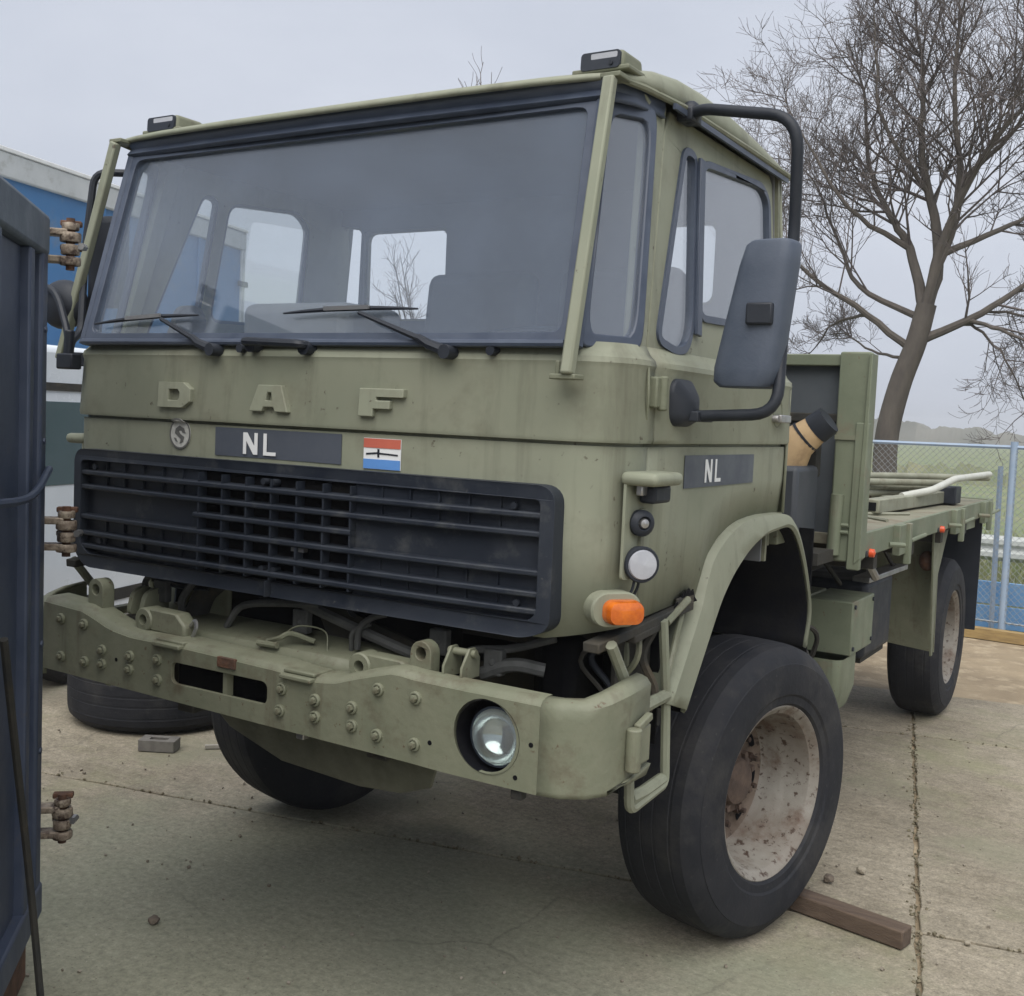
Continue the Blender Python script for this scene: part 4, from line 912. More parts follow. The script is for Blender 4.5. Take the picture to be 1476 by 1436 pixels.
# sloping deck behind the middle of the bumper
MB().grid([[(x, y, z) for x in (-.50, -.2, .1, .45)] for y, z in ((YB+.09, 1.115), (YB+.12, 1.145), (YB+.30, 1.185), (YB+.34, 1.18), (YB+.34, 1.12))]).build('bumper_deck', OLIVE_D, bumper, solid=.008, smooth=30)
# towing eyes and clevises on top
def lug(x, y, z, h, w, t, r, nm='towing_lug'):
    prof_ = [(-w/2, 0), (w/2, 0), (w/2, h-w/2)]+[(w/2*cos(RAD(a)), h-w/2+w/2*sin(RAD(a))) for a in range(20, 180, 20)]+[(-w/2, h-w/2)]
    MB().plate([(x+u, z+v) for u, v in prof_], [circ(x, z+h-w/2, r, 14)], lambda u, v, d: (u, y+d, v), t).build(nm, OLIVE_D, bumper, bevel=.005)
lug(-.80, YB+.055, 1.17, .105, .075, .05, .019); lug(.575, YB+.06, 1.16, .095, .072, .045, .018)
for x0, dr in ((-.56, 1), (.36, 1)):
    c = Vector((x0, YB+.09, 1.165 if x0 < 0 else 1.15))
    MB().lathe([(-.035, .036), (-.03, .04), (.03, .04), (.035, .036), (.035, .018), (-.035, .018)], c, (0, 1, 0), 20, True).build('shackle_eye', OLIVE_D, bumper)
    MB().plate([(c.x+.02, c.z-.035), (c.x+.19, c.z-.04), (c.x+.19, c.z+.0), (c.x+.15, c.z+.036), (c.x+.02, c.z+.038)], [], lambda u, v, d: (u, YB+.062+d, v), .06).build('shackle_body', OLIVE_D, bumper, bevel=.008)
    MB().tube(cr([(c.x+.19, YB+.09, c.z), (c.x+.215, YB+.085, c.z+.02), (c.x+.225, YB+.08, c.z+.0), (c.x+.21, YB+.08, c.z-.03)], 4), .007, 6).build('shackle_ring', STEEL, bumper)
for x in (.655, .715): MB().plate([(YB+.05, 1.165), (YB+.14, 1.165), (YB+.14, 1.22), (YB+.115, 1.25), (YB+.085, 1.25), (YB+.05, 1.20)], [], lambda u, v, d, x=x: (x+d, u, v), .008).build('clevis_plate', OLIVE_D, bumper, bevel=.002)
MB().cyl((.645, YB+.1, 1.235), (.735, YB+.1, 1.235), .011, 10).build('clevis_pin', OLIVE_D, bumper)
for x, l in ((-.70, .0), (-.64, .0)): MB().plate(rpoly([(YB+.10, 1.16), (YB+.22, 1.16), (YB+.22, 1.23), (YB+.17, 1.255), (YB+.12, 1.235)], .02), [], lambda u, v, d, x=x: (x+d, u, v), .02).build('clevis_plate', OLIVE_D, bumper, bevel=.003)
MB().tube(cr([(-.06, YB+.12, 1.155), (-.0, YB+.11, 1.175), (.03, YB+.13, 1.19), (.10, YB+.16, 1.17)], 5), .008, 6).tube(cr([(.0, YB+.12, 1.18), (.05, YB+.14, 1.215), (.13, YB+.17, 1.205), (.16, YB+.15, 1.15)], 6), .0025, 5).cyl((-.08, YB+.10, 1.15), (.0, YB+.10, 1.152), .010, 8).build('tow_pin', OLIVE_D, bumper)
for x in (-.08, .17): MB().cyl((x, YB+.26, 1.18), (x+.015, YB+.27, 1.225), .004, 6).sphere((x+.016, YB+.27, 1.23), .010, 8, 6).build('pin_handle', STEEL, bumper)
MB().box((.16, YB+.05, .915), (.03, .03, .03)).build('lower_clip', STEEL, bumper, bevel=.004)
# ---- cab steps behind the bumper end
for s in (1, -1):
    X = s*1.10
    b = MB().tube(bend([(X, -1.02, 1.32), (X, -.97, 1.09), (X+s*.005, -.955, .82), (X+s*.005, -1.20, .805), (X, -1.205, .93)], .03), .015, 8)
    stp = b.build('step_frame', OLIVE, truck)
    MB().tube([(X, -1.36, 1.30), (X, -1.24, 1.16)], .016, 8).build('step_stay', OLIVE, stp)
    MB().tube([(X-.0, -.995, 1.31), (X-.0, -.84, 1.36)], .012, 8).tube([(X, -.98, 1.13), (X-s*.02, -.82, 1.345)], .010, 8).build('step_brace', OLIVE_D, stp)
    MB().tube([(X, -1.18, 1.085), (X, -.972, 1.09)], .019, 8).build('rung', OLIVE, stp)
    MB().tube([(X+s*.0, -1.19, .835), (X, -1.10, .83), (X, -.965, .835)], .019, 8).build('rung', OLIVE, stp)

# ---- chassis and what shows under the cab
for s in (1, -1):
    MB().box((s*.40, 1.55, .98), (.075, 6.0, .22)).build('chassis_rail', CHASS, truck, bevel=.006)
MB().cyl((-.80, 0, .535), (.80, 0, .535), .065, 14).sphere((-.18, 0, .535), (.2, .19, .19), 18, 10).build('front_axle', CHASS, truck)
MB().cyl((-.75, 3.93, .535), (.75, 3.93, .535), .075, 14).sphere((0, 3.93, .535), (.22, .2, .2), 18, 10).build('rear_axle', CHASS, truck)
for s in (1, -1):
    for k in range(5): MB().bar((s*.42, -.62+k*.06, .80-k*.03), (s*.42, .62-k*.06, .80-k*.03), .075, .014).build('leaf_spring', CHASS, truck)
    MB().cyl((s*.5, -.25, .62), (s*.52, -.3, 1.15), .035, 10).build('shock_absorber', CHASS, truck)
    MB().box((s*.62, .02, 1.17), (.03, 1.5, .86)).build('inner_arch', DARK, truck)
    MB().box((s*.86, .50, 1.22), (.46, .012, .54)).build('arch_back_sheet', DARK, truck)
MB().tube([(-.82, -.22, .50), (.82, -.22, .50)], .022, 8).build('track_rod', CHASS, truck)
MB().box((0, -.55, 1.13), (.66, 1.1, .62)).build('engine_block', DARK, truck, bevel=.05)
MB().box((0, -1.22, 1.13), (1.0, .12, .44)).build('radiator', DARK, truck, bevel=.01)
MB().box((0, -1.36, 1.02), (1.9, .06, .16)).build('front_crossmember', CHASS, truck, bevel=.01)
ur = MB().plate([(-.44, .96), (-.30, .82), (-.08, .74), (.24, .722), (.40, .735), (.52, .78), (.60, .96)], [], lambda x, z, d: (x, -1.38+d+.25*(.95-z), z), .012).build('underrun_plate', mat('grimy_olive', (.105, .105, .075), (.07, .07, .05), rough=.8, scale=9, bump=.3), truck, bevel=.004)
MB().bar((-.95, -1.1, 1.24), (.95, -1.1, 1.24), .05, .06).build('cab_tilt_tube', CHASS, truck)
MB().plate([(.08, 1.16), (.52, 1.14), (.40, 1.20), (.0, 1.30)], [], lambda x, z, d: (x, -1.30+d, z), .02).build('stone_guard', CHASS, truck)
MB().tube(cr([(-.52, -1.30, 1.15), (-.45, -1.28, 1.27), (-.30, -1.22, 1.30)], 6), .045, 12).build('bent_duct', CHASS, truck)
MB().box((-.42, -1.26, 1.20), (.10, .07, .20)).build('bracket', OLIVE_D, truck, bevel=.01)
MB().cyl((-.60, -1.15, 1.15), (-.60, -1.15, 1.35), .05, 16).build('fluid_canister', STEEL, truck)
rc = random.Random(13)
for x, y, z0, z1 in ((-.70, -1.22, 1.17, 1.36), (-.66, -1.25, 1.18, 1.35), (.20, -1.30, 1.18, 1.30), (.985, -1.22, 1.0, 1.30), (1.00, -1.18, 1.02, 1.30), (1.03, -1.12, 1.0, 1.31), (.97, -1.1, 1.0, 1.3), (1.05, -1.05, 1.0, 1.3)):
    MB().tube(cr([(x, y, z0), (x+rc.uniform(-.05, .05), y+.03, z0+(z1-z0)*.35), (x+rc.uniform(-.05, .06), y, z0+(z1-z0)*.7), (x+.03, y+.02, z1)], 5), rc.choice((.007, .010, .013)), 6).build('hose', rc.choice((BLACK, OLIVE_D, CHASS)), truck)
MB().tube(cr([(-.72, -1.33, 1.33), (-.6, -1.33, 1.27), (-.45, -1.33, 1.28), (-.38, -1.32, 1.31)], 5), .007, 6).tube(cr([(-.70, -1.35, 1.30), (-.58, -1.35, 1.26), (-.42, -1.34, 1.265)], 5), .005, 6).build('wiring_loom', BLACK, truck)
HOSE = mat('dusty_hose', (.085, .088, .085), (.05, .052, .052), rough=.8, scale=12)
for pts, r in (([(-.02, -1.36, 1.285), (.15, -1.37, 1.25), (.33, -1.36, 1.205), (.46, -1.34, 1.17)], .017), ([(.26, -1.38, 1.17), (.275, -1.39, 1.235), (.31, -1.38, 1.27), (.35, -1.36, 1.285)], .010), ([(.23, -1.37, 1.16), (.25, -1.39, 1.22), (.30, -1.37, 1.25)], .008),
               ([(-.30, -1.37, 1.16), (-.22, -1.38, 1.24), (-.05, -1.38, 1.27), (.1, -1.37, 1.28)], .012), ([(-.78, -1.30, 1.20), (-.74, -1.33, 1.26), (-.68, -1.34, 1.30), (-.66, -1.33, 1.34)], .011), ([(-.52, -1.36, 1.17), (-.50, -1.38, 1.23), (-.45, -1.37, 1.30)], .013),
               ([(.60, -1.34, 1.17), (.66, -1.36, 1.22), (.78, -1.34, 1.24), (.90, -1.30, 1.28)], .012), ([(.70, -1.36, 1.16), (.80, -1.36, 1.20), (.88, -1.32, 1.19)], .02)):
    MB().tube(cr(pts, 6), r, 8).build('hose', HOSE, truck)
for x, z in ((-.62, 1.24), (.02, 1.22), (.55, 1.23), (.74, 1.20)): MB().box((x, -1.36, z), (.06, .03, .075)).cyl((x, -1.38, z), (x, -1.36, z), .012, 6).build('bracket', HOSE, truck, bevel=.005)
MB().box((.86, -1.12, 1.1), (.12, .22, .32)).build('air_reservoir', DARK, truck, bevel=.03)
MB().plate([(-1.16, 1.02), (-.82, .95), (-.78, 1.30), (-1.16, 1.28)], [], lambda y, z, d: (1.02-d, y, z), .012).build('splash_panel', CHASS, truck)
MB().plate([(.62, .90), (1.05, .92), (1.05, 1.30), (.62, 1.30)], [], lambda x, z, d: (x, -.92+d, z), .01).build('splash_panel', DARK, truck)

# ---- gear behind the cab
MB().box((.43, .58, 1.56), (1.2, .30, .36)).build('air_cleaner_box', mat('dark_grey_box', (.035, .042, .052), (.05, .055, .065), rough=.6, scale=5), truck, bevel=.02)
MB().box((.45, .74, 1.80), (1.15, .06, .22)).build('stowage_panel', CHASS, truck, bevel=.01)
MB().box((.6, .66, 1.36), (1.0, .24, .05)).build('rear_shelf', CHASS, truck)
MB().plate([(.45, 1.20), (.95, 1.18), (1.02, 1.34), (.45, 1.36)], [], lambda x, z, d: (x, .55+d, z), .02).build('underrun_sheet', CHASS, truck)
MB().tube(cr([(1.04, .10, 1.68), (1.05, .13, 1.56), (1.02, .17, 1.50)], 4), .02, 8).box((1.03, .17, 1.48), (.06, .10, .06)).build('cab_latch', OLIVE_D, truck, bevel=.005)
TAN = mat('tan_plastic', (.46, .32, .17), (.36, .245, .13), rough=.6, scale=6, dirt=(.2, .13, .07), dscale=6)
b = MB().tube([(.87, .60, 1.66), (.92, .60, 1.77), (.97, .61, 1.84), (1.05, .62, 1.905)], [.10, .098, .076, .058], 18); duct = b.build('intake_duct', TAN, truck); duct['label'] = 'tan intake pipe elbow sticking out behind the cab'
MB().tube([(1.035, .62, 1.893), (1.088, .62, 1.936)], [.066, .060], 18).build('duct_cap', BLACK, duct)
MB().tube([(.990, .613, 1.858), (.998, .614, 1.865)], [.0735, .0725], 18).build('duct_strap', BLACK, duct)
MB().box((.90, .58, 1.655), (.24, .20, .02)).build('duct_clamp', CHASS, duct)

# ---- flatbed
bed = MB().box((0, 2.71, 1.42), (2.36, 3.68, .05)).build('bed_floor', mat('bed_floor_paint', (.235, .225, .165), (.18, .175, .125), rough=.75, scale=3, bump=.2, dirt=(.15, .115, .075), dscale=4, drange=(.5, .68)), truck, bevel=.004); bed['label'] = 'worn olive flatbed floor'
for s in (1, -1):
    MB().box((s*1.19, 2.72, 1.403), (.022, 3.70, .105)).box((s*1.17, 2.72, 1.352), (.05, 3.70, .012)).build('side_rail', OLIVE_B, bed, bevel=.003)
    for y in (1.52, 3.02, 4.1):
        MB().box((s*1.215, y, 1.385), (.035, .16, .145)).build('stake_pocket', OLIVE_B, bed, bevel=.004)
        MB().box((s*1.235, y+.09, 1.36), (.03, .05, .20)).build('latch_post', OLIVE_B, bed, bevel=.004)
        MB().cyl((s*1.20, y-.16, 1.372), (s*1.26, y-.10, 1.368), .012, 8).cyl((s*1.215, y+.25, 1.36), (s*1.235, y+.5, 1.375), .011, 8).build('latch_lever', OLIVE_B, bed)
    for y in (.99, 2.62): MB().lathe([(0, .020), (.02, .018), (.026, .0)], (s*1.202, y, 1.362), (s, 0, 0), 14).build('side_marker', REDOR, bed)
    for y in (.93, 2.55): MB().cyl((s*1.2, y, 1.362), (s*1.206, y, 1.362), .014, 10).build('marker_grommet', BLACK, bed)
    for y in (1.2, 2.0, 2.8, 3.6): MB().box((s*.8, y, 1.33), (.76, .07, .12)).build('cross_bearer', CHASS, bed)
MB().box((0, 4.56, 1.40), (2.40, .03, .11)).build('rear_rail', OLIVE_B, bed, bevel=.003)
MB().box((1.12, 4.62, 1.37), (.10, .06, .09)).build('tail_lamp_box', BLACK, bed, bevel=.008)
MB().box((1.10, 4.58, 1.40), (.20, .02, .05)).build('rust_strip', RUST, bed)
# headboard
hd_ = MB().box((0, .86, 2.195), (2.30, .05, .05)).build('headboard', OLIVE_B, truck, bevel=.005); hd_['label'] = 'steel headboard standing at the front of the flatbed'
MB().box((0, .885, 1.81), (2.18, .02, .73)).build('headboard_sheet', mat('headboard_grey', (.075, .085, .095), (.06, .07, .08), rough=.7, scale=4), hd_)
MB().box((0, .868, 1.945), (2.2, .03, .04)).build('headboard_rail', CHASS, hd_, bevel=.005)
for s in (1, -1):
    MB().box((s*1.13, .845, 1.78), (.13, .06, .90)).build('headboard_post', OLIVE_B, hd_, bevel=.008)
    MB().plate([(1.325, 1.18), (1.35, 1.205), (2.222, 1.205), (2.222, 1.193), (1.5, 1.18)], [], lambda z, x, d, s=s: (s*x, .80+d, z), .10).build('corner_stake', OLIVE_B, hd_, bevel=.003)
    MB().bar((s*1.175, .825, 1.30), (s*1.180, .825, 1.93), .055, .04, (0, 1, 0)).build('stake_strap', OLIVE_B, hd_, bevel=.005)
    MB().cyl((s*1.09, .80, 1.36), (s*1.095, .80, 1.62), .028, 12).build('stake_socket', OLIVE_B, hd_)
    for z in (1.46, 1.49): MB().cyl((s*1.09, .80, z), (s*1.15, .80, z), .008, 8).build('stake_pin', OLIVE_B, hd_)
    MB().box((s*1.13, .813, 1.865), (.13, .012, .02)).build('post_rib', OLIVE_D, hd_)
# folded frame lying on the bed (a thing of its own)
ff_ = thing('folded_steel_frame', 'folded olive tube frame lying on the truck bed', 'frame', (.6, 2.6, 1.446))
FR = mat('frame_paint', (.26, .265, .2), (.19, .19, .14), rough=.6, scale=6, dirt=(.12, .09, .06), dscale=8)
MB().bar((.93, 2.12, 1.495), (1.02, 3.75, 1.495), .085, .075).build('box_beam', FR, ff_, bevel=.006)
MB().box((.93, 2.117, 1.493), (.05, .008, .045)).build('beam_mouth', DARK, ff_)
MB().box((1.06, 3.62, 1.51), (.12, .20, .11)).build('end_block', BLACK, ff_, bevel=.008)
MB().bar((.60, 2.3, 1.475), (.95, 2.75, 1.475), .08, .05).build('short_beam', RUST, ff_, bevel=.004)
MB().bar((.74, 2.05, 1.472), (.62, 3.2, 1.472), .10, .05).build('rusty_plate', RUST, ff_, bevel=.003)
MB().tube(bend([(.95, 2.75, 1.525), (1.07, 3.0, 1.56), (1.12, 3.45, 1.62), (1.17, 4.5, 1.63)], .06), .022, 10).build('light_tube', mat('grey_tube', (.5, .51, .46), (.42, .42, .37), rough=.45, scale=8), ff_)
for p_, q_ in (((.30, 2.3, 1.615), (1.17, 4.45, 1.605)), ((.35, 2.2, 1.58), (1.0, 3.7, 1.58)), ((.40, 2.1, 1.545), (.92, 3.9, 1.545)), ((.05, 2.2, 1.60), (.9, 4.3, 1.60)), ((.45, 2.0, 1.51), (.80, 3.6, 1.51))):
    p_, q_ = Vector(p_), Vector(q_); MB().tube([p_, (p_+q_)/2+Vector((0, 0, .008)), q_], .022, 10).build('tube', FR, ff_)
for y, x in ((2.5, .55), (3.2, .62), (3.7, .7), (4.2, .7)): MB().bar((x-.5, y, 1.474), (x+.30, y+.05, 1.474), .05, .05).bar((x, y+.02, 1.5), (x, y+.02, 1.58), .04, .04, (1, 0, 0)).build('cross_piece', FR, ff_, bevel=.004)
MB().tube([(1.10, 1.75, 1.453), (.85, 2.0, 1.455), (1.08, 2.35, 1.453)], .010, 6).build('thin_rod', FR, ff_)

# ---- boxes and tanks on the near side, mudguards
def side_gear(s):
    bx_ = MB().box((s*1.00, 1.34, .985), (.22, .40, .25)).build('battery_box', OLIVE_B, truck, bevel=.006)
    for y in (1.17, 1.51):
        for z in (.89, 1.085): MB().cyl((s*1.108, y, z), (s*1.118, y, z), .010, 8).build('screw', BLACK, bx_)
    MB().box((s*.78, 1.2, 1.03), (.24, .5, .18)).build('box_rear', OLIVE_D, bx_, bevel=.005)
    rows = [[(s*(.98+.12*u), 1.18+.15*v, z) for u, v in rrect(-1, -1, 1, 1, .35, 4)] for z in (.60, .62, .70, .84, .855)]
    for k, q in ((0, .72), (1, .82)): rows[k] = [(s*(.98)+(x-s*.98)*q, 1.18+(y-1.18)*q, z) for x, y, z in rows[k]]
    t_ = MB().grid(rows, True); t_.f.append(tuple(range(24+0)) if False else tuple(range(len(rows[0])))); t_.build('air_tank', OLIVE_B, truck)
    MB().box((s*.84, 2.02, .93), (.38, .58, .40)).build('fuel_tank', BLACK, truck, bevel=.03, seg=3)
    MB().box((s*.84, 2.05, .715), (.32, .50, .03)).build('tank_cradle', CHASS, truck)
    MB().bar((s*.99, 1.75, 1.14), (s*1.03, 2.45, 1.15), .09, .028).build('tank_strap', STEEL, truck, bevel=.004)
    MB().tube(cr([(s*1.04, 1.55, 1.30), (s*1.05, 1.62, 1.24), (s*1.06, 1.75, 1.16)], 4), .022, 8).build('filler_pipe', STEEL, truck)
    MB().tube([(s*1.0, 2.0, 1.34), (s*1.02, 2.35, 1.15)], .012, 6).tube([(s*.9, 1.2, 1.34), (s*.95, 1.5, 1.14)], .012, 6).build('bed_stay', CHASS, truck)
    # rear mudguard: front sheet, top, flap
    mg = MB().plate([(.70, .62), (1.14, .58), (1.15, 1.33), (.70, 1.33)], [], lambda x, z, d: (s*x, 3.03+.24*(1.33-z)*.0+d-.18*(z-.6), z), .012).build('rear_mudguard', OLIVE_D, truck)
    MB().plate([(2.83, 1.34), (3.3, 1.34), (3.02, 1.05), (3.04, .58), (3.0, .58)], [], lambda y, z, d: (s*(1.15-d), y-.10, z), .01).build('mudguard_side', OLIVE_D, mg)
    MB().sphere((s*1.10, 2.86, 1.15), (.05, .05, .06), 10, 8).build('rust_boss', RUST, mg)
    MB().box((s*.95, 3.6, 1.335), (.42, 1.2, .02)).build('mudguard_top', CHASS, mg)
    MB().bar((s*1.16, 3.25, 1.315), (s*1.16, 4.0, 1.31), .03, .05).build('mudguard_lip', OLIVE_B, mg)
    MB().box((s*.95, 4.50, .92), (.40, .014, .82)).build('mud_flap', BLACK, mg)
    hs_ = [[(s*.95, .62, 1.10), (s*1.0, .66, 1.02), (s*.98, .72, .9), (s*.96, .7, .75)], [(s*.93, .72, 1.02), (s*1.0, .82, 1.03), (s*1.02, .9, .97), (s*.98, .95, .85)], [(s*.97, .60, .98), (s*1.03, .70, .94), (s*1.02, .80, .80), (s*.98, .85, .6)]]
    for h_ in hs_: MB().tube(cr(h_, 5), .012, 6).build('air_hose', CHASS, truck)
side_gear(1); side_gear(-1)
# ================================================================== OTHER THINGS
# dark blue steel container, close on the left
SL = mat('slate_blue_steel', (.036, .05, .085), (.055, .07, .11), rough=.5, scale=5, bump=.12, bscale=14, dirt=(.09, .085, .085), dscale=9, drange=(.6, .74))
BRNZ = mat('bronze_hinge', (.34, .285, .22), (.16, .12, .09), rough=.6, metal=.25, scale=26, bump=.6, bscale=60, dirt=(.05, .03, .022), dscale=22, drange=(.5, .6))
CC = Vector((-.757, -1.726, 0)); CA = Vector((.69, -.724, 0)).normalized(); CB = Vector((-.724, -.69, 0)).normalized()
cont = thing('steel_container', 'dark slate-blue steel container with rusty hinges at the left edge', 'container', CC+CA*.9+CB*.8)
def cbox(nm, m_, a0, a1, b0, b1, z0, z1, bevel=.006, par=None):
    c = CC+CA*((a0+a1)/2)+CB*((b0+b1)/2)+Vector((0, 0, (z0+z1)/2))
    return MB().box(c, (a1-a0, b1-b0, z1-z0), Matrix((CA, CB, Vector((0, 0, 1)))).transposed()).build(nm, m_, par or cont, bevel=bevel)
cbox('corner_post', SL, 0, .085, 0, .12, .20, 2.40, .012)
cbox('side_panel', SL, .085, 1.9, .03, .06, .28, 2.33)
for a in (.20, .62, 1.04, 1.46, 1.85): cbox('side_rib', SL, a, a+.06, .0, .04, .28, 2.33, .008)
cbox('top_rail', mat('weathered_blue_grey', (.11, .135, .16), (.075, .095, .125), rough=.6, scale=6, bump=.1), -.0, 1.95, -.005, .10, 2.33, 2.46, .015)
cbox('bottom_rail', SL, 0, 1.95, -.006, .10, .19, .30, .01)
cbox('end_panel', SL, .0, .03, .12, 1.7, .25, 2.38)
cbox('end_panel', SL, 1.87, 1.9, .06, 1.7, .25, 2.38); cbox('side_panel', SL, .03, 1.87, 1.67, 1.7, .25, 2.38)
cbox('floor', RUST, .03, 1.9, .06, 1.7, .16, .22)
cbox('rust_edge', RUST, -.008, .002, .006, .10, .22, 2.0, .002)
cbox('skid', RUST, .06, 1.8, .03, .16, .0, .19, .01)
def cpt(a, b, z): return CC+CA*a+CB*b+Vector((0, 0, z))
for z in (2.315, 1.385, .42):
    h = MB()
    for z0, z1, r in ((0, .026, .033), (.034, .066, .029), (.074, .104, .033), (.112, .135, .027)):
        h.lathe([(z0, r*.6), (z0, r*.93), (z0+.004, r), (z1-.004, r), (z1, r*.93), (z1, r*.6)], cpt(-.055, -.055, z), (0, 0, 1), 14)
    h = h.build('hinge', BRNZ, cont)
    MB().cyl(cpt(-.055, -.055, z-.015), cpt(-.055, -.055, z+.15), .014, 10).build('hinge_pin', RUST, h)
    for z0 in (.006, .092): cbox('hinge_strap', BRNZ, -.085, -.03, -.05, .06, z+z0, z+z0+.022, .004, h)
    for z0 in (.05, .128): cbox('hinge_leaf', RUST, -.10, -.07, -.085, -.02, z+z0, z+z0+.018, .004, h)
    MB().cyl(cpt(-.075, -.095, z+.062), cpt(-.04, -.088, z+.062), .012, 6).build('hinge_bolt', STEEL, h)
# fixings on the post
for z in (2.1, 1.75, 1.1, .75): MB().cyl(cpt(.045, -.006, z), cpt(.045, .01, z), .011, 6).build('rivet', SL, cont)
p0 = CC+CA*.0-CB*.01
MB().tube(cr([CC+CA*.9-CB*.02+Vector((0, 0, 1.62)), CC+CA*.4-CB*.03+Vector((0, 0, 1.60)), CC+CA*.08-CB*.02+Vector((0, 0, 1.655)), CC+CA*.02-CB*.012+Vector((0, 0, 1.66))], 5), .012, 8).build('strap_cable', SL, cont)
MB().tube(cr([CC+CA*.70-CB*.03+Vector((0, 0, 1.25)), CC+CA*.52-CB*.03+Vector((0, 0, .85)), CC+CA*.42-CB*.05+Vector((0, 0, .45)), CC+CA*.42-CB*.09+Vector((0, 0, .02))], 6), .011, 8).build('hanging_cable', CHASS, cont)

# blue box truck behind, on the left
BXD = Vector((-.27, .963, 0)).normalized(); BXN = Vector((BXD.y, -BXD.x, 0)); B0 = Vector((-5.36, 0, 0))   # side facing the army truck
bt = thing('box_truck', 'blue box truck with a pale roof rail behind the army truck', 'truck', B0+BXD*2-BXN*1.2)
BLUEV = mat('box_blue', (.035, .13, .30), (.05, .16, .34), rough=.4, scale=2, dirt=(.12, .17, .24), dscale=3)
PALE = mat('pale_grey_body', (.5, .52, .53), (.42, .44, .45), rough=.5, scale=3, dirt=(.3, .3, .28), dscale=6)
def bb(nm, m_, a0, a1, n0, n1, z0, z1, bevel=.008, par=None):
    c = B0+BXD*((a0+a1)/2)+BXN*((n0+n1)/2)+Vector((0, 0, (z0+z1)/2))
    return MB().box(c, (a1-a0, n1-n0, z1-z0), Matrix((BXD, BXN*-1, Vector((0, 0, 1)))).transposed()).build(nm, m_, par or bt, bevel=bevel)
bd_ = bb('cargo_box', BLUEV, -3.0, 5.35, -2.45, -.01, 1.0, 3.62)
bb('roof_rail', PALE, -3.0, 5.37, -2.47, .02, 3.60, 3.80, .015, bd_); bb('roof_bead', WHITE, -3.02, 5.38, -2.48, .03, 3.80, 3.835, .006, bd_)
for a in (-2.0, -.4, 1.2, 2.8, 4.4): bb('side_batten', BLUEV, a, a+.05, -.012, .012, 1.05, 3.6, .004, bd_)
bb('end_frame', PALE, 5.28, 5.36, -2.46, .015, 1.0, 3.62, .01, bd_)
for z in (1.5, 2.4, 3.2): bb('door_hinge', CHASS, 5.2, 5.4, .01, .03, z, z+.06, .004, bd_)
bb('chassis_frame', CHASS, -3.0, 5.2, -1.7, -.75, .7, 1.0)
bb('side_skirt', PALE, -2.6, 5.0, -.08, -.03, .62, .98)
for a in (-1.9, 3.6):
    for n_ in (-.22, -2.2):
        c = B0+BXD*a+BXN*n_+Vector((0, 0, .49)); o = bpy.data.objects.new('wheel', tyre_me); COL.objects.link(o); setpar(o, bt); o.location = c; o.rotation_euler = (0, 0, math.atan2(BXN.y, BXN.x)); o.scale = (.85, .91, .91)
bb('truck_cab', PALE, -4.9, -3.1, -2.4, -.05, .6, 2.9, .12)

# white van between the two trucks
WV = mat('van_white', (.62, .66, .70), (.55, .59, .63), rough=.3, scale=2, coat=.3)
V0 = Vector((-3.62, .05, 0)); VD = BXD; VN = BXN
van = thing('white_van', 'white van parked behind the army truck at far left', 'van', V0+VD*1.6-VN*.85)
def vp(a, n, z): p = V0+VD*a+VN*n; return (p.x, p.y, z)
prof_ = [(-.05, .42), (-.08, 1.0), (-.02, 1.30), (.10, 2.12), (.22, 2.22), (2.6, 2.22), (3.2, 1.45), (4.1, 1.2), (4.2, .5), (4.15, .36), (.0, .36)]
sect = [(-.02, 1.0, .0), (.0, .0, 0)]
body = MB()
for n0 in (0,):
    rows = []
    for n_, k in ((-.06, 1.0), (-.0, .985), (.0, .985)): pass
    rows = [[vp(a, -.0 if z < 1.3 else -.10*(z-1.3), z) for a, z in prof_], [vp(a, -1.78 if z < 1.3 else -1.78+.10*(z-1.3), z) for a, z in prof_]]
    body.grid(rows, True); body.f.append(tuple(range(len(prof_)))); body.f.append(tuple(range(len(prof_), 2*len(prof_))))
vb = body.build('van_body', WV, van, bevel=.05, seg=3, smooth=45)
GLV = mat('van_dark_glass', (.05, .085, .09), (.04, .07, .075), rough=.12, scale=2)
for a0, a1 in ((.18, 1.15), (1.25, 2.2), (2.3, 2.8)):
    MB().plate([(a0, 1.33), (a1+.0, 1.33), (a1-.02, 1.86), (a0+.06, 1.86)], [], lambda a, z, d: vp(a, .006-.10*(z-1.3)-d, z), .01).build('side_window', GLV, vb, bevel=.003)
MB().plate([(-1.6, 1.35), (-.18, 1.35), (-.25, 1.95), (-1.5, 1.95)], [], lambda n_, z, d: vp(-.085+.15*(z-1.3)-.01+d, n_, z), .01).build('rear_window', GLV, vb)
MB().plate([(.0, .50), (4.1, .50), (4.1, .58), (.0, .58)], [], lambda a, z, d: vp(a, .008-d, z), .012).build('rub_strip', CHASS, vb)
MB().plate([(.15, 1.93), (2.7, 1.93), (2.7, 1.98), (.15, 1.98)], [], lambda a, z, d: vp(a, .012-.10*(z-1.3)-d, z), .02).build('roof_rail', CHASS, vb)
c = vp(-.09, -.12, 1.03); MB().box(c, (.07, .10, .22), Matrix.Rotation(math.atan2(VD.y, VD.x), 3, 'Z')).build('tail_lamp', mat('tail_red', (.12, .01, .015), (.09, .01, .012), rough=.2), vb, bevel=.01)
MB().box(vp(1.9, .012, 1.1), (.18, .02, .035), Matrix.Rotation(math.atan2(VD.y, VD.x), 3, 'Z')).build('door_handle', BLACK, vb)
for a in (.75, 3.35):
    for n_ in (-.10, -1.68):
        o = bpy.data.objects.new('wheel', tyre_me); COL.objects.link(o); setpar(o, van); o.location = vp(a, n_, .33); o.rotation_euler = (0, 0, math.atan2(VN.y, VN.x)); o.scale = (.55, .62, .62)

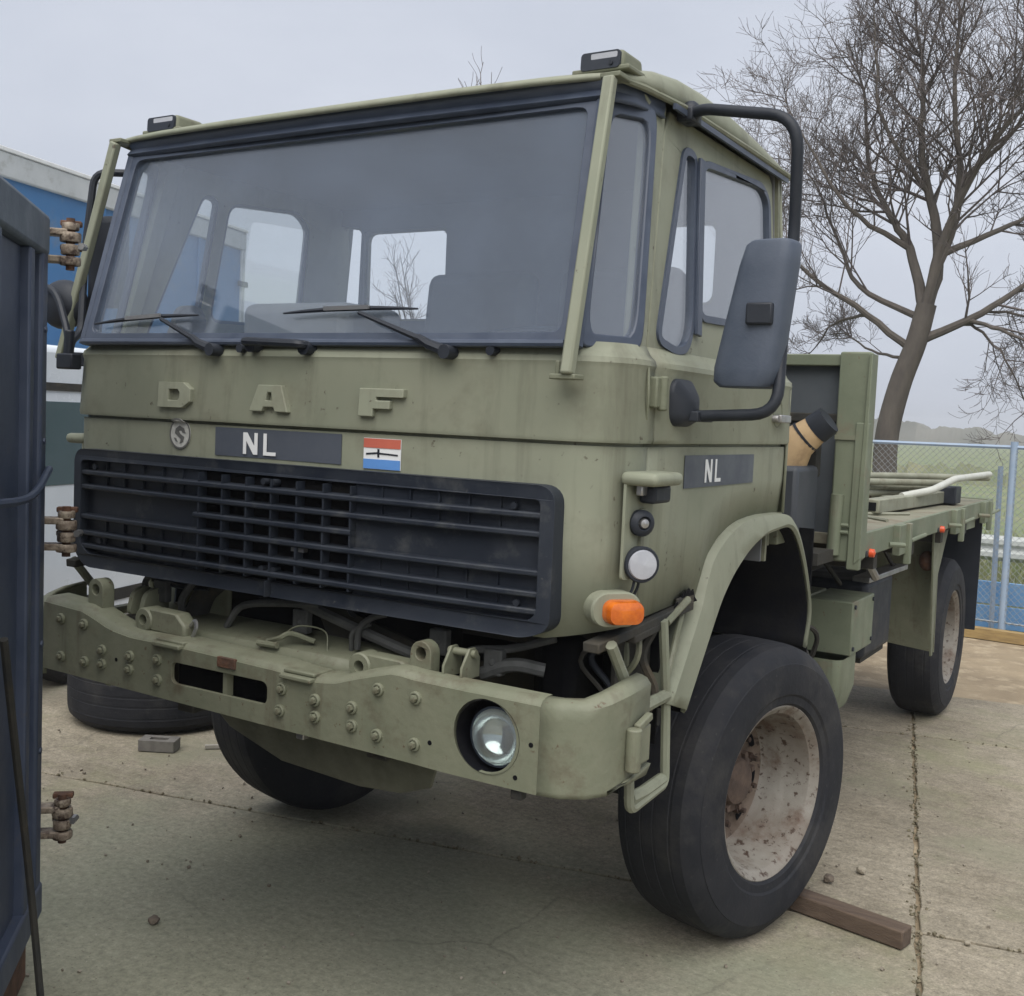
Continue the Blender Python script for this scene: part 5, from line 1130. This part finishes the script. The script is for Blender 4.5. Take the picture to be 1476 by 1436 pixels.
# loose things on the ground
lt = bpy.data.objects.new('loose_tyre', MB().lathe([(p[0]*1.15, p[1]*1.0) for p in TYP], ax=(0, 0, 1), n=64, closed=True).mesh('loose_tyre', RUBBER, 25)); COL.objects.link(lt); lt.location = (-2.86, .62, .195)
tag(lt, 'worn black tyre lying flat beyond the front bumper', 'tyre')
WOOD = mat('wet_dark_timber', (.075, .05, .035), (.12, .085, .06), rough=.85, scale=3, stretch=(1, 14, 14), bump=.4, bscale=20)
a, b_ = Vector((1.165, .29, .037)), Vector((1.615, .20, .037))
bl = MB().bar(a, b_, .085, .07).build('timber_chock', WOOD, bevel=.006); tag(bl, 'dark timber beam lying against the near front wheel', 'timber')
STN = mat('stone_dark', (.09, .07, .055), (.16, .13, .10), rough=.9, scale=20, bump=.4)
STL = mat('stone_pale', (.34, .3, .23), (.24, .21, .16), rough=.9, scale=20, bump=.4)
def stone(x, y, r, m_, label, seed):
    R = random.Random(seed); bm = bmesh.new(); bmesh.ops.create_icosphere(bm, subdivisions=2, radius=r)
    for v in bm.verts: v.co *= R.uniform(.78, 1.12); v.co.z *= .75
    me = bpy.data.meshes.new('stone'); bm.to_mesh(me); bm.free(); me.materials.append(m_)
    o = bpy.data.objects.new('stone', me); COL.objects.link(o); o.location = (x, y, r*.62); tag(o, label, 'stone', 'stones lying on the concrete')
for x, y, r, m_, l in GROUND_STONES if 'GROUND_STONES' in globals() else (): pass
stone(1.21, .62, .024, STN, 'dark round stone just behind the timber beam', 1)
stone(1.30, .80, .022, STL, 'pale chipped stone beside the slab joint', 2)
stone(-.71, -1.29, .022, STN, 'brown stone alone on the concrete beside the dark container', 3)
stone(1.80, .36, .012, STL, 'small pale stone at the slab corner right of the beam', 4)
bk = MB().plate(rrect(-.10, -.055, .10, .055, .01), [rrect(-.05, -.02, .05, .02, .01)], lambda u, v, d: (u, v, .06-d), .058).build('broken_block', mat('block_grey', (.12, .11, .1), (.18, .17, .15), rough=.9, scale=15), bevel=.004)
bk.location = (-2.30, .12, 0); bk.rotation_euler = (0, 0, .5); tag(bk, 'grey hollow block lying in front of the loose tyre', 'block')
sk_ = MB().bar((-2.12, .28, .012), (-1.88, .50, .014), .02, .018).build('pale_stick', mat('pale_wood', (.4, .38, .33), (.3, .28, .24), rough=.8, scale=8)); tag(sk_, 'short pale stick on the concrete beside the grey block', 'stick')
